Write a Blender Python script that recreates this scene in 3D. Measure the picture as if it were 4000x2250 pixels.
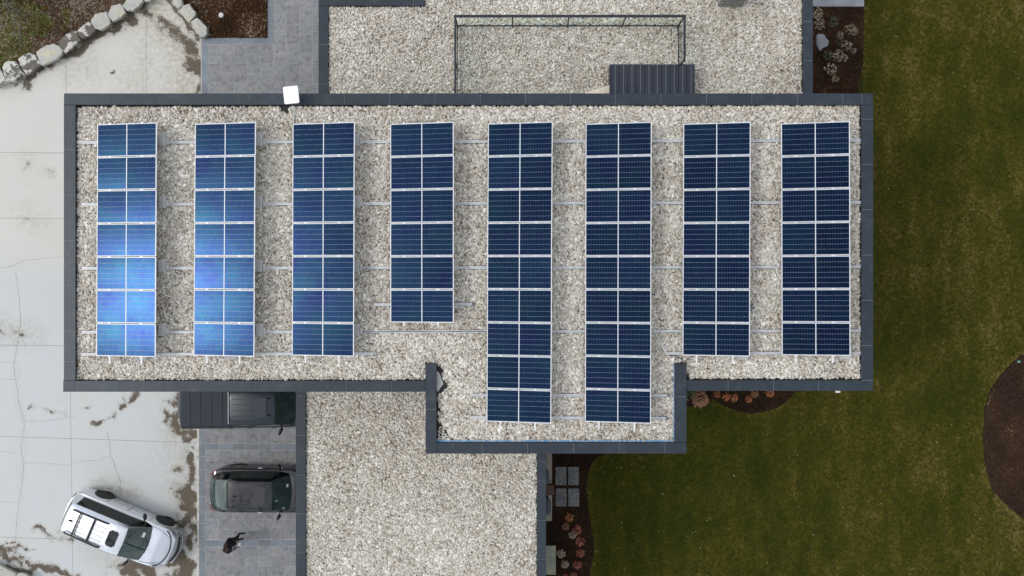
import bpy, bmesh, math, random
import numpy as np
from mathutils import Vector, Matrix

for o in list(bpy.data.objects):
    bpy.data.objects.remove(o)
S = bpy.context.scene
R = math.radians
random.seed(7)
rng = np.random.default_rng(7)

# ------------------------------------------------------------------ camera
HC, FPX = 31.6, 2800.0          # drone height, focal length in photo pixels
cd = bpy.data.cameras.new('camera')
cam = bpy.data.objects.new('camera', cd)
S.collection.objects.link(cam)
cam.location = (0, 0, HC)
cam.rotation_euler = (0, 0, 0)
cd.sensor_width = 36
cd.lens = 36 * FPX / 4000
cd.clip_start = 0.1
cd.clip_end = 1000
S.camera = cam

# ------------------------------------------------------------------ sky
SUN_EL, SUN_AZ = R(46), R(-91.8)   # azimuth clockwise from +Y
sund = Vector((math.sin(SUN_AZ) * math.cos(SUN_EL), math.cos(SUN_AZ) * math.cos(SUN_EL), math.sin(SUN_EL)))
w = bpy.data.worlds.new('World')
S.world = w
w.use_nodes = True
nt = w.node_tree
nt.nodes.clear()
wo = nt.nodes.new('ShaderNodeOutputWorld')
bg = nt.nodes.new('ShaderNodeBackground')
bg.inputs[1].default_value = 0.13
sky = nt.nodes.new('ShaderNodeTexSky')
sky.sky_type = 'NISHITA'
sky.sun_disc = False
sky.sun_elevation = SUN_EL
sky.sun_rotation = SUN_AZ
sky.air_density = 1.0
sky.dust_density = 1.6
# high broken overcast: the sky colour seen through pale cloud
tc = nt.nodes.new('ShaderNodeTexCoord')
cn = nt.nodes.new('ShaderNodeTexNoise')
cn.inputs['Scale'].default_value = 4.5
cn.inputs['Detail'].default_value = 7
cn.inputs['Roughness'].default_value = 0.55
nt.links.new(tc.outputs['Generated'], cn.inputs['Vector'])
cr = nt.nodes.new('ShaderNodeValToRGB')
cr.color_ramp.elements[0].position = 0.36
cr.color_ramp.elements[0].color = (0.25, 0.25, 0.25, 1)
cr.color_ramp.elements[1].position = 0.66
cr.color_ramp.elements[1].color = (0.92, 0.92, 0.92, 1)
nt.links.new(cn.outputs['Fac'], cr.inputs['Fac'])
hs = nt.nodes.new('ShaderNodeRGBToBW')
nt.links.new(sky.outputs[0], hs.inputs[0])
cl = nt.nodes.new('ShaderNodeMix'); cl.data_type = 'RGBA'; cl.blend_type = 'MULTIPLY'
cl.inputs[0].default_value = 1
cl.inputs[7].default_value = (1.85, 1.85, 1.83, 1)
ev = nt.nodes.new('ShaderNodeMath'); ev.operation = 'MULTIPLY_ADD'   # cloud deck: evener than the clear sky behind it
ev.inputs[1].default_value = 0.42; ev.inputs[2].default_value = 2.5
nt.links.new(hs.outputs[0], ev.inputs[0])
nt.links.new(ev.outputs[0], cl.inputs[6])
mx = nt.nodes.new('ShaderNodeMix'); mx.data_type = 'RGBA'
nt.links.new(cr.outputs[0], mx.inputs[0])
nt.links.new(sky.outputs[0], mx.inputs[6])
nt.links.new(cl.outputs[2], mx.inputs[7])
nt.links.new(mx.outputs[2], bg.inputs[0])
nt.links.new(bg.outputs[0], wo.inputs[0])

# ------------------------------------------------------------------ sun, exposure
sl = bpy.data.lights.new('sun', 'SUN')
sl.energy = 0.50
sl.angle = R(10)
sl.color = (1.0, 0.965, 0.92)
sun = bpy.data.objects.new('sun', sl)
S.collection.objects.link(sun)
sun.rotation_euler = (-sund).to_track_quat('-Z', 'Y').to_euler()
S.view_settings.view_transform = 'Standard'
S.view_settings.look = 'None'
S.view_settings.exposure = 0.55
S.view_settings.gamma = 1
S.view_settings.use_curve_mapping = False
S.render.engine = 'CYCLES'
S.cycles.max_bounces = 6
S.cycles.sample_clamp_indirect = 5

# ================================================================== helpers
Z_MAIN, Z_LOW = 8.70, 5.50       # coping tops
G_MAIN, G_LOW = 8.56, 5.37       # gravel beds

def P(px, py, z=0.0):
    """photo pixel measured on the drone picture -> metres on the plane at height z"""
    d = (HC - z) / FPX
    return Vector(((px - 2000) * d, (1125 - py) * d, z))

def link(o):
    S.collection.objects.link(o)
    return o

def tag(o, label=None, cat=None, group=None, kind=None):
    if label: o['label'] = label
    if cat: o['category'] = cat
    if group: o['group'] = group
    if kind: o['kind'] = kind
    return o

def empty(name, loc=(0, 0, 0), rz=0.0):
    o = link(bpy.data.objects.new(name, None))
    o.location = loc
    o.rotation_euler = (0, 0, rz)
    return o

def mesh_obj(name, me, parent=None, mat=None):
    o = link(bpy.data.objects.new(name, me))
    if mat and not me.materials:
        me.materials.append(mat)
    if parent: o.parent = parent
    return o

class MB:
    def __init__(self):
        self.v, self.f, self.m = [], [], []
    def add(self, vs, fs, mi=0):
        b = len(self.v)
        self.v += [tuple(p) for p in vs]
        self.f += [tuple(i + b for i in f) for f in fs]
        self.m += [mi] * len(fs)
        return self
    def box(self, x0, x1, y0, y1, z0, z1, mi=0, M=None, ch=0.0):
        if ch > 0:
            c = ch
            vs = [(x0, y0, z0), (x1, y0, z0), (x1, y1, z0), (x0, y1, z0),
                  (x0, y0, z1 - c), (x1, y0, z1 - c), (x1, y1, z1 - c), (x0, y1, z1 - c),
                  (x0 + c, y0 + c, z1), (x1 - c, y0 + c, z1), (x1 - c, y1 - c, z1), (x0 + c, y1 - c, z1)]
            fs = [(3, 2, 1, 0), (0, 1, 5, 4), (1, 2, 6, 5), (2, 3, 7, 6), (3, 0, 4, 7),
                  (4, 5, 9, 8), (5, 6, 10, 9), (6, 7, 11, 10), (7, 4, 8, 11), (8, 9, 10, 11)]
        else:
            vs = [(x0, y0, z0), (x1, y0, z0), (x1, y1, z0), (x0, y1, z0), (x0, y0, z1), (x1, y0, z1), (x1, y1, z1), (x0, y1, z1)]
            fs = [(3, 2, 1, 0), (4, 5, 6, 7), (0, 1, 5, 4), (1, 2, 6, 5), (2, 3, 7, 6), (3, 0, 4, 7)]
        if M: vs = [M @ Vector(p) for p in vs]
        return self.add(vs, fs, mi)
    def prism(self, poly, z0, z1, mi=0):
        n = len(poly)
        vs = [(p[0], p[1], z0) for p in poly] + [(p[0], p[1], z1) for p in poly]
        a = sum(poly[i][0] * poly[(i + 1) % n][1] - poly[(i + 1) % n][0] * poly[i][1] for i in range(n))
        top = tuple(range(n, 2 * n)); bot = tuple(reversed(range(n)))
        sides = [(i, (i + 1) % n, n + (i + 1) % n, n + i) for i in range(n)]
        if a < 0:
            top = tuple(reversed(top)); bot = tuple(reversed(bot)); sides = [tuple(reversed(s)) for s in sides]
        return self.add(vs, [top, bot] + sides, mi)
    def tube(self, pts, r, n=6, mi=0, cap=True):
        pts = [Vector(p) for p in pts]
        rs = r if isinstance(r, (list, tuple)) else [r] * len(pts)
        vs, fs = [], []
        for i, p in enumerate(pts):
            t = (pts[min(i + 1, len(pts) - 1)] - pts[max(i - 1, 0)]).normalized()
            u = t.cross(Vector((0, 0, 1)))
            if u.length < 0.05: u = t.cross(Vector((1, 0, 0)))
            u.normalize(); q = t.cross(u)
            for k in range(n):
                a = 2 * math.pi * k / n
                vs.append(p + (u * math.cos(a) + q * math.sin(a)) * rs[i])
        for i in range(len(pts) - 1):
            for k in range(n):
                k2 = (k + 1) % n
                fs.append((i * n + k, i * n + k2, (i + 1) * n + k2, (i + 1) * n + k))
        if cap:
            fs.append(tuple(reversed(range(n)))); fs.append(tuple(range((len(pts) - 1) * n, len(pts) * n)))
        return self.add(vs, fs, mi)
    def cyl(self, c, r, z0, z1, n=16, mi=0):
        return self.tube([(c[0], c[1], z0), (c[0], c[1], z1)], r, n, mi)
    def mesh(self, name, mats, smooth=None):
        me = bpy.data.meshes.new(name)
        me.from_pydata(self.v, [], self.f)
        for m in (mats if isinstance(mats, (list, tuple)) else [mats]):
            me.materials.append(m)
        if any(self.m): me.polygons.foreach_set('material_index', self.m)
        bm = bmesh.new(); bm.from_mesh(me)
        bmesh.ops.recalc_face_normals(bm, faces=bm.faces)
        bm.to_mesh(me); bm.free()
        if smooth is not None:
            me.shade_smooth()
            me.set_sharp_from_angle(angle=R(smooth))
        me.update()
        return me
    def build(self, name, mats, parent=None, smooth=None):
        return mesh_obj(name, self.mesh(name, mats, smooth), parent)

# ---- numpy noise
def vnoise(x, y, seed, scale):
    r = np.random.default_rng(seed)
    T = r.random((256, 256))
    xs, ys = x * scale + 500.3, y * scale + 500.7
    xi, yi = np.floor(xs).astype(int), np.floor(ys).astype(int)
    fx, fy = xs - xi, ys - yi
    fx = fx * fx * (3 - 2 * fx); fy = fy * fy * (3 - 2 * fy)
    g = lambda a, b: T[a % 256, b % 256]
    return (g(xi, yi) * (1 - fx) * (1 - fy) + g(xi + 1, yi) * fx * (1 - fy) + g(xi, yi + 1) * (1 - fx) * fy + g(xi + 1, yi + 1) * fx * fy)
def fbm(x, y, seed, scale, octv=4):
    s = 0; a = 1; t = 0
    for k in range(octv):
        s = s + a * vnoise(x, y, seed + k, scale * 2 ** k); t += a; a *= 0.55
    return s / t
def inpoly(x, y, poly):
    ins = np.zeros(len(x), bool)
    n = len(poly)
    for i in range(n):
        x1, y1 = poly[i][0], poly[i][1]; x2, y2 = poly[(i + 1) % n][0], poly[(i + 1) % n][1]
        if y1 == y2: continue
        c = ((y1 > y) != (y2 > y)) & (x < (x2 - x1) * (y - y1) / (y2 - y1) + x1)
        ins ^= c
    return ins
def segdist(x, y, a, b):
    ax, ay, bx, by = a[0], a[1], b[0], b[1]
    dx, dy = bx - ax, by - ay
    L = dx * dx + dy * dy + 1e-9
    t = np.clip(((x - ax) * dx + (y - ay) * dy) / L, 0, 1)
    return np.hypot(x - ax - t * dx, y - ay - t * dy)

# ================================================================== materials
MATS = {}
def mat(name, base=(0.5, 0.5, 0.5), rough=0.6, metal=0.0, spec=0.5, coat=0.0, noise=None, bump=None, rand=0.0, **kw):
    """noise: (scale, colour2, lo, hi) mottling; bump: (scale, strength); rand: per-object tone change"""
    if name in MATS: return MATS[name]
    m = bpy.data.materials.new(name); m.use_nodes = True
    t = m.node_tree; b = t.nodes['Principled BSDF']
    b.inputs['Base Color'].default_value = (*base, 1)
    b.inputs['Roughness'].default_value = rough
    b.inputs['Metallic'].default_value = metal
    b.inputs['Specular IOR Level'].default_value = spec
    b.inputs['Coat Weight'].default_value = coat
    for k, v in kw.items(): b.inputs[k.replace('_', ' ')].default_value = v
    gp = t.nodes.new('ShaderNodeNewGeometry')
    src = None
    if noise:
        for nz in (noise if isinstance(noise, list) else [noise]):
            sc, c2, lo, hi = nz[:4]
            n = t.nodes.new('ShaderNodeTexNoise'); n.inputs['Scale'].default_value = sc
            n.inputs['Detail'].default_value = nz[4] if len(nz) > 4 else 6
            n.inputs['Roughness'].default_value = 0.62
            t.links.new(gp.outputs['Position'], n.inputs['Vector'])
            mr = t.nodes.new('ShaderNodeMapRange'); mr.inputs[1].default_value = lo; mr.inputs[2].default_value = hi
            t.links.new(n.outputs['Fac'], mr.inputs[0])
            mm = t.nodes.new('ShaderNodeMix'); mm.data_type = 'RGBA'
            t.links.new(mr.outputs[0], mm.inputs[0])
            if src is None: mm.inputs[6].default_value = (*base, 1)
            else: t.links.new(src, mm.inputs[6])
            mm.inputs[7].default_value = (*c2, 1)
            src = mm.outputs[2]
    if rand:
        oi = t.nodes.new('ShaderNodeObjectInfo')
        mr = t.nodes.new('ShaderNodeMapRange'); mr.inputs[3].default_value = 1 - rand; mr.inputs[4].default_value = 1 + rand
        t.links.new(oi.outputs['Random'], mr.inputs[0])
        hv = t.nodes.new('ShaderNodeHueSaturation')
        t.links.new(mr.outputs[0], hv.inputs['Value'])
        if src is None: hv.inputs['Color'].default_value = (*base, 1)
        else: t.links.new(src, hv.inputs['Color'])
        src = hv.outputs[0]
    if src is not None: t.links.new(src, b.inputs['Base Color'])
    if bump:
        n = t.nodes.new('ShaderNodeTexNoise'); n.inputs['Scale'].default_value = bump[0]; n.inputs['Detail'].default_value = 5
        t.links.new(gp.outputs['Position'], n.inputs['Vector'])
        bp = t.nodes.new('ShaderNodeBump'); bp.inputs['Strength'].default_value = bump[1]; bp.inputs['Distance'].default_value = 0.02
        t.links.new(n.outputs['Fac'], bp.inputs['Height']); t.links.new(bp.outputs[0], b.inputs['Normal'])
    MATS[name] = m
    return m

def ramp_attr_mat(name, stops, rough=0.8, attr='tone', noise=None, spec=0.3):
    """colour picked per scattered piece by its own 'tone' value"""
    m = bpy.data.materials.new(name); m.use_nodes = True
    t = m.node_tree; b = t.nodes['Principled BSDF']
    b.inputs['Roughness'].default_value = rough
    b.inputs['Specular IOR Level'].default_value = spec
    a = t.nodes.new('ShaderNodeAttribute'); a.attribute_type = 'INSTANCER'; a.attribute_name = attr
    r = t.nodes.new('ShaderNodeValToRGB')
    els = r.color_ramp.elements
    while len(els) < len(stops): els.new(0.5)
    for e, (p, c) in zip(els, stops): e.position = p; e.color = (*c, 1)
    t.links.new(a.outputs['Fac'], r.inputs['Fac'])
    src = r.outputs[0]
    if noise:
        gp = t.nodes.new('ShaderNodeNewGeometry')
        sc, c2, lo, hi = noise
        n = t.nodes.new('ShaderNodeTexNoise'); n.inputs['Scale'].default_value = sc; n.inputs['Detail'].default_value = 5
        t.links.new(gp.outputs['Position'], n.inputs['Vector'])
        mr = t.nodes.new('ShaderNodeMapRange'); mr.inputs[1].default_value = lo; mr.inputs[2].default_value = hi
        t.links.new(n.outputs['Fac'], mr.inputs[0])
        mm = t.nodes.new('ShaderNodeMix'); mm.data_type = 'RGBA'; mm.blend_type = 'MULTIPLY'
        t.links.new(mr.outputs[0], mm.inputs[0]); t.links.new(src, mm.inputs[6]); mm.inputs[7].default_value = (*c2, 1)
        src = mm.outputs[2]
    t.links.new(src, b.inputs['Base Color'])
    return m

M_coping = mat('dark_coping_metal', (0.020, 0.028, 0.038), 0.42, 0.2, noise=[(0.35, (0.026, 0.037, 0.050), 0.35, 0.65), (3.0, (0.042, 0.052, 0.062), 0.52, 0.72), (22, (0.09, 0.095, 0.10), 0.70, 0.80)], bump=(1.5, 0.25), rand=.05)
M_joint = mat('coping_joint', (0.32, 0.34, 0.36), 0.5)
M_membrane = mat('roof_membrane', (0.012, 0.012, 0.013), 0.7, bump=(9, 0.3))
M_underbed = mat('roof_fines', (0.12, 0.10, 0.078), 0.95, noise=(7, (0.05, 0.042, 0.034), 0.35, 0.65), bump=(60, 0.6))
M_stucco = mat('charcoal_cladding', (0.10, 0.10, 0.105), 0.8, noise=(2, (0.08, 0.08, 0.085), 0.3, 0.7), bump=(40, 0.3))
M_blue = mat('blue_membrane', (0.12, 0.34, 0.62), 0.6, noise=(14, (0.45, 0.50, 0.52), 0.48, 0.58))
M_alu = mat('aluminium', (0.66, 0.67, 0.68), 0.5, 0.2, noise=(5, (0.55, 0.56, 0.57), 0.4, 0.7))
M_alufr = mat('white_anodised_frame', (0.72, 0.73, 0.74), 0.45, 0.1)
M_dark = mat('black_plastic', (0.012, 0.012, 0.013), 0.55)
M_rubber = mat('rubber', (0.02, 0.02, 0.021), 0.85)
M_block = mat('concrete_block', (0.50, 0.495, 0.475), 0.9, noise=(12, (0.38, 0.375, 0.36), 0.35, 0.7), bump=(50, 0.3))
M_back = mat('panel_backsheet', (0.42, 0.46, 0.58), 0.4, coat=0.25, Coat_Roughness=0.25)
M_white = mat('white_plastic', (0.85, 0.85, 0.84), 0.45)
M_railm = mat('black_railing_metal', (0.03, 0.036, 0.045), 0.4, 0.4)
M_seam = mat('charcoal_sheet_metal', (0.028, 0.034, 0.050), 0.40, 0.3, noise=(0.8, (0.036, 0.043, 0.058), 0.4, 0.6))
M_ply = mat('pale_boards', (0.80, 0.73, 0.60), 0.8, noise=(6, (0.70, 0.62, 0.48), 0.4, 0.7), rand=0.08)
M_pale = mat('pale_membrane', (0.50, 0.50, 0.48), 0.8, noise=(9, (0.30, 0.29, 0.28), 0.45, 0.7))
M_paver = mat('grey_paver', (0.222, 0.230, 0.240), 0.62, noise=[(1.3, (0.268, 0.262, 0.258), 0.4, 0.65), (4.5, (0.150, 0.153, 0.16), 0.48, 0.66), (13, (0.40, 0.40, 0.405), 0.58, 0.72)], rand=0.10, bump=(25, 0.2))
M_paverb = mat('slate_blue_border_paver', (0.155, 0.18, 0.205), 0.55, noise=[(2.2, (0.195, 0.22, 0.24), 0.4, 0.65), (9, (0.13, 0.145, 0.17), 0.55, 0.72)], rand=0.12, bump=(25, 0.2))
M_grout = mat('pale_joint_sand', (0.46, 0.47, 0.47), 0.95, noise=(3, (0.34, 0.35, 0.35), 0.4, 0.65))
M_kerb = mat('pale_kerb_stone', (0.60, 0.57, 0.49), 0.85, noise=(5, (0.40, 0.37, 0.30), 0.48, 0.62))
M_mulch = mat('dark_mulch', (0.033, 0.021, 0.015), 0.95, spec=0.05, noise=[(2.4, (0.055, 0.035, 0.023), 0.4, 0.7), (35, (0.018, 0.012, 0.010), 0.4, 0.6)], bump=(45, 0.8))
M_wild = mat('wild_soil', (0.095, 0.073, 0.057), 0.95, noise=[(1.1, (0.15, 0.135, 0.110), 0.45, 0.62), (2.0, (0.032, 0.062, 0.012), 0.54, 0.63), (14, (0.038, 0.025, 0.022), 0.5, 0.66)], bump=(30, 0.8))
M_tyre = mat('tyre', (0.018, 0.018, 0.019), 0.8)
M_rim = mat('dark_rim', (0.07, 0.07, 0.075), 0.4, 0.6)
M_glass = mat('tinted_car_glass', (0.004, 0.008, 0.007), 0.05, 0.0, 0.55)
M_wind = mat('green_windscreen', (0.016, 0.036, 0.031), 0.04, 0.0, 0.8, noise=(2.2, (0.035, 0.066, 0.058), 0.45, 0.6))
M_lamp = mat('clear_lamp', (0.45, 0.47, 0.5), 0.12, 0.2, coat=1.0)
M_red = mat('red_lamp', (0.30, 0.012, 0.016), 0.2, coat=1.0)
M_chrome = mat('chrome', (0.8, 0.8, 0.82), 0.15, 1.0)
M_sticker = mat('paper_sticker', (0.7, 0.74, 0.72), 0.6)
M_rock = mat('limestone', (0.45, 0.445, 0.405), 0.88, noise=[(1.6, (0.41, 0.42, 0.39), 0.4, 0.65), (2.3, (0.54, 0.49, 0.36), 0.5, 0.68), (6, (0.20, 0.19, 0.16), 0.60, 0.72)], bump=(9, 0.7))
M_rockdirt = mat('limestone_under_dirt', (0.54, 0.53, 0.48), 0.9, noise=[(1.7, (0.13, 0.115, 0.095), 0.47, 0.50), (8, (0.16, 0.14, 0.11), 0.58, 0.62)], bump=(9, 0.7))
M_soil = mat('silt', (0.15, 0.135, 0.115), 0.95, noise=[(7, (0.42, 0.40, 0.33), 0.60, 0.66), (14, (0.09, 0.08, 0.07), 0.45, 0.7)], bump=(30, 0.5))

def cell_material():
    m = bpy.data.materials.new('silicon_cells'); m.use_nodes = True
    t = m.node_tree; b = t.nodes['Principled BSDF']
    oi = t.nodes.new('ShaderNodeObjectInfo')
    gp = t.nodes.new('ShaderNodeNewGeometry')
    hv = t.nodes.new('ShaderNodeHueSaturation'); hv.inputs['Color'].default_value = (0.0095, 0.0225, 0.0590, 1)
    n = t.nodes.new('ShaderNodeTexNoise'); n.inputs['Scale'].default_value = 1.1; n.inputs['Detail'].default_value = 3
    t.links.new(gp.outputs['Position'], n.inputs['Vector'])
    ad = t.nodes.new('ShaderNodeMath'); ad.operation = 'MULTIPLY_ADD'; ad.inputs[1].default_value = 0.14
    t.links.new(gp.outputs['Random Per Island'], ad.inputs[0]); t.links.new(n.outputs['Fac'], ad.inputs[2])
    mr = t.nodes.new('ShaderNodeMapRange'); mr.inputs[1].default_value = 0.3; mr.inputs[2].default_value = 1.0
    mr.inputs[3].default_value = 0.465; mr.inputs[4].default_value = 0.535
    t.links.new(ad.outputs[0], mr.inputs[0]); t.links.new(mr.outputs[0], hv.inputs['Hue'])
    mv = t.nodes.new('ShaderNodeMapRange'); mv.inputs[3].default_value = 0.85; mv.inputs[4].default_value = 1.15
    t.links.new(oi.outputs['Random'], mv.inputs[0]); t.links.new(mv.outputs[0], hv.inputs['Value'])
    t.links.new(hv.outputs[0], b.inputs['Base Color'])
    b.inputs['Metallic'].default_value = 1.0
    b.inputs['Roughness'].default_value = 0.23
    return m
M_cell = cell_material()

def glass_material():
    m = bpy.data.materials.new('green_tinted_glass'); m.use_nodes = True
    t = m.node_tree; b = t.nodes['Principled BSDF']
    b.inputs['Base Color'].default_value = (0.90, 0.975, 0.945, 1)
    b.inputs['Roughness'].default_value = 0.02
    b.inputs['Transmission Weight'].default_value = 1.0
    b.inputs['IOR'].default_value = 1.02
    b.inputs['Alpha'].default_value = 1.0
    return m
M_pane = glass_material()

# ================================================================== scatter (geometry nodes on measured points)
def pebble_mesh(name, seed, m, flat=0.62, sub=2, amp=0.14):
    bm = bmesh.new(); bmesh.ops.create_icosphere(bm, subdivisions=sub, radius=0.5)
    r = random.Random(seed)
    a = [Vector((r.uniform(-1, 1), r.uniform(-1, 1), r.uniform(-1, 1))).normalized() for _ in range(5)]
    k = [r.uniform(-amp, amp) for _ in range(5)]
    for v in bm.verts:
        n = v.co.normalized(); s = 1 + sum(ki * abs(n.dot(ai)) ** 3 for ai, ki in zip(a, k))
        v.co *= s; v.co.z *= flat
    me = bpy.data.meshes.new(name); bm.to_mesh(me); bm.free()
    me.shade_smooth(); me.materials.append(m)
    return me

def scatter_group(coll):
    g = bpy.data.node_groups.new('scatter_' + coll.name, 'GeometryNodeTree')
    g.interface.new_socket('Geometry', in_out='INPUT', socket_type='NodeSocketGeometry')
    g.interface.new_socket('Geometry', in_out='OUTPUT', socket_type='NodeSocketGeometry')
    N = g.nodes; L = g.links
    i = N.new('NodeGroupInput'); o = N.new('NodeGroupOutput')
    ci = N.new('GeometryNodeCollectionInfo'); ci.inputs['Collection'].default_value = coll
    ci.inputs['Separate Children'].default_value = True; ci.inputs['Reset Children'].default_value = True
    ip = N.new('GeometryNodeInstanceOnPoints'); ip.inputs['Pick Instance'].default_value = True
    L.new(i.outputs[0], ip.inputs['Points']); L.new(ci.outputs[0], ip.inputs['Instance'])
    def att(nm, ty):
        a = N.new('GeometryNodeInputNamedAttribute'); a.data_type = ty; a.inputs['Name'].default_value = nm
        return a.outputs[0]
    L.new(att('kindex', 'INT'), ip.inputs['Instance Index'])
    e = N.new('FunctionNodeEulerToRotation'); L.new(att('rot', 'FLOAT_VECTOR'), e.inputs[0]); L.new(e.outputs[0], ip.inputs['Rotation'])
    L.new(att('scl', 'FLOAT_VECTOR'), ip.inputs['Scale'])
    L.new(ip.outputs[0], o.inputs[0])
    return g

def proto_collection(name, meshes):
    c = bpy.data.collections.new(name)
    for k, me in enumerate(meshes):
        c.objects.link(bpy.data.objects.new('%s_piece_%02d' % (name, k), me))
    return c

def scatter(name, coll, group, pts, scl, rot, tone, parent=None):
    n = len(pts)
    me = bpy.data.meshes.new(name)
    me.vertices.add(n)
    me.vertices.foreach_set('co', np.asarray(pts, np.float32).ravel())
    for nm, ty, data in (('scl', 'FLOAT_VECTOR', scl), ('rot', 'FLOAT_VECTOR', rot)):
        a = me.attributes.new(nm, ty, 'POINT'); a.data.foreach_set('vector', np.asarray(data, np.float32).ravel())
    a = me.attributes.new('tone', 'FLOAT', 'POINT'); a.data.foreach_set('value', np.asarray(tone, np.float32))
    a = me.attributes.new('kindex', 'INT', 'POINT'); a.data.foreach_set('value', rng.integers(0, len(coll.objects), n).astype(np.int32))
    me.update()
    o = link(bpy.data.objects.new(name, me))
    if parent: o.parent = parent
    md = o.modifiers.new('scatter', 'NODES'); md.node_group = group
    o['kind'] = 'stuff'
    return o

def hexpoints(x0, x1, y0, y1, s, jit=0.38):
    nx = int((x1 - x0) / s) + 1; ny = int((y1 - y0) / (s * 0.866)) + 1
    ix, iy = np.meshgrid(np.arange(nx), np.arange(ny))
    x = x0 + (ix + 0.5 * (iy % 2)) * s; y = y0 + iy * s * 0.866
    x = x.ravel() + rng.uniform(-jit, jit, x.size) * s; y = y.ravel() + rng.uniform(-jit, jit, y.size) * s
    return x, y

# ================================================================== ground, lawn
M_lawn = mat('lawn_soil', (0.034, 0.031, 0.007), 0.95, spec=0.1, noise=[(0.35, (0.040, 0.036, 0.009), 0.42, 0.62), (2.5, (0.018, 0.022, 0.005), 0.45, 0.66), (9, (0.05, 0.04, 0.013), 0.60, 0.75)], bump=(60, 0.6))
MB().box(-200, 200, -200, 200, -0.5, -0.03).build('ground', M_lawn)
tag(bpy.data.objects['ground'], 'dark green and brown winter lawn ground around the house', 'ground', kind='structure')

# ================================================================== driveway
DW = tag(empty('driveway'), 'pale concrete driveway in large slabs with cracks and mud stains', 'driveway', kind='structure')
MB().box(-60, -13.2, -40, 40, -0.3, -0.012).build('slab_bed', mat('joint_soil', (0.10, 0.09, 0.075), 0.95), DW)

def concrete_material():
    m = bpy.data.materials.new('weathered_concrete'); m.use_nodes = True
    t = m.node_tree; b = t.nodes['Principled BSDF']; b.inputs['Roughness'].default_value = 0.85
    gp = t.nodes.new('ShaderNodeNewGeometry')
    def noise(sc, det=6):
        n = t.nodes.new('ShaderNodeTexNoise'); n.inputs['Scale'].default_value = sc; n.inputs['Detail'].default_value = det
        n.inputs['Roughness'].default_value = 0.65
        t.links.new(gp.outputs['Position'], n.inputs['Vector']); return n.outputs['Fac']
    def rng_(s, lo, hi, a=0, b_=1):
        r = t.nodes.new('ShaderNodeMapRange'); r.inputs[1].default_value = lo; r.inputs[2].default_value = hi
        r.inputs[3].default_value = a; r.inputs[4].default_value = b_; t.links.new(s, r.inputs[0]); return r.outputs[0]
    def mixc(f, a, c):
        x = t.nodes.new('ShaderNodeMix'); x.data_type = 'RGBA'
        t.links.new(f, x.inputs[0])
        if isinstance(a, tuple): x.inputs[6].default_value = (*a, 1)
        else: t.links.new(a, x.inputs[6])
        if isinstance(c, tuple): x.inputs[7].default_value = (*c, 1)
        else: t.links.new(c, x.inputs[7])
        return x.outputs[2]
    def attr(nm):
        a = t.nodes.new('ShaderNodeAttribute'); a.attribute_name = nm; return a.outputs['Fac']
    def math_(op, a, c):
        x = t.nodes.new('ShaderNodeMath'); x.operation = op
        for k, v in enumerate((a, c)):
            if isinstance(v, (int, float)): x.inputs[k].default_value = v
            else: t.links.new(v, x.inputs[k])
        return x.outputs[0]
    col = mixc(attr('cool'), (0.60, 0.585, 0.535), (0.535, 0.56, 0.56))
    col = mixc(rng_(noise(0.6), 0.40, 0.65, 0, 0.5), col, (0.56, 0.55, 0.50))
    col = mixc(rng_(noise(9), 0.5, 0.75, 0, 0.35), col, (0.50, 0.50, 0.47))
    col = mixc(rng_(noise(38, 3), 0.60, 0.72, 0, 0.30), col, (0.34, 0.33, 0.30))
    # algae film
    al = math_('MULTIPLY', attr('film'), rng_(noise(5), 0.38, 0.62))
    col = mixc(al, col, (0.33, 0.29, 0.20))
    # silt, edges broken by fine noise
    d = math_('ADD', attr('silt'), rng_(noise(11), 0.2, 0.8, -0.28, 0.28))
    d = math_('ADD', d, rng_(noise(30, 4), 0.25, 0.75, -0.24, 0.24))
    col = mixc(rng_(d, 0.05, 0.50, 0, 0.45), col, (0.36, 0.33, 0.27))
    silt = mixc(noise(6), (0.075, 0.058, 0.040), (0.155, 0.125, 0.090))
    col = mixc(rng_(d, 0.47, 0.63), col, silt)
    t.links.new(col, b.inputs['Base Color'])
    bp = t.nodes.new('ShaderNodeBump'); bp.inputs['Strength'].default_value = 0.15; bp.inputs['Distance'].default_value = 0.01
    t.links.new(noise(60, 3), bp.inputs['Height']); t.links.new(bp.outputs[0], b.inputs['Normal'])
    return m
M_conc = concrete_material()

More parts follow.
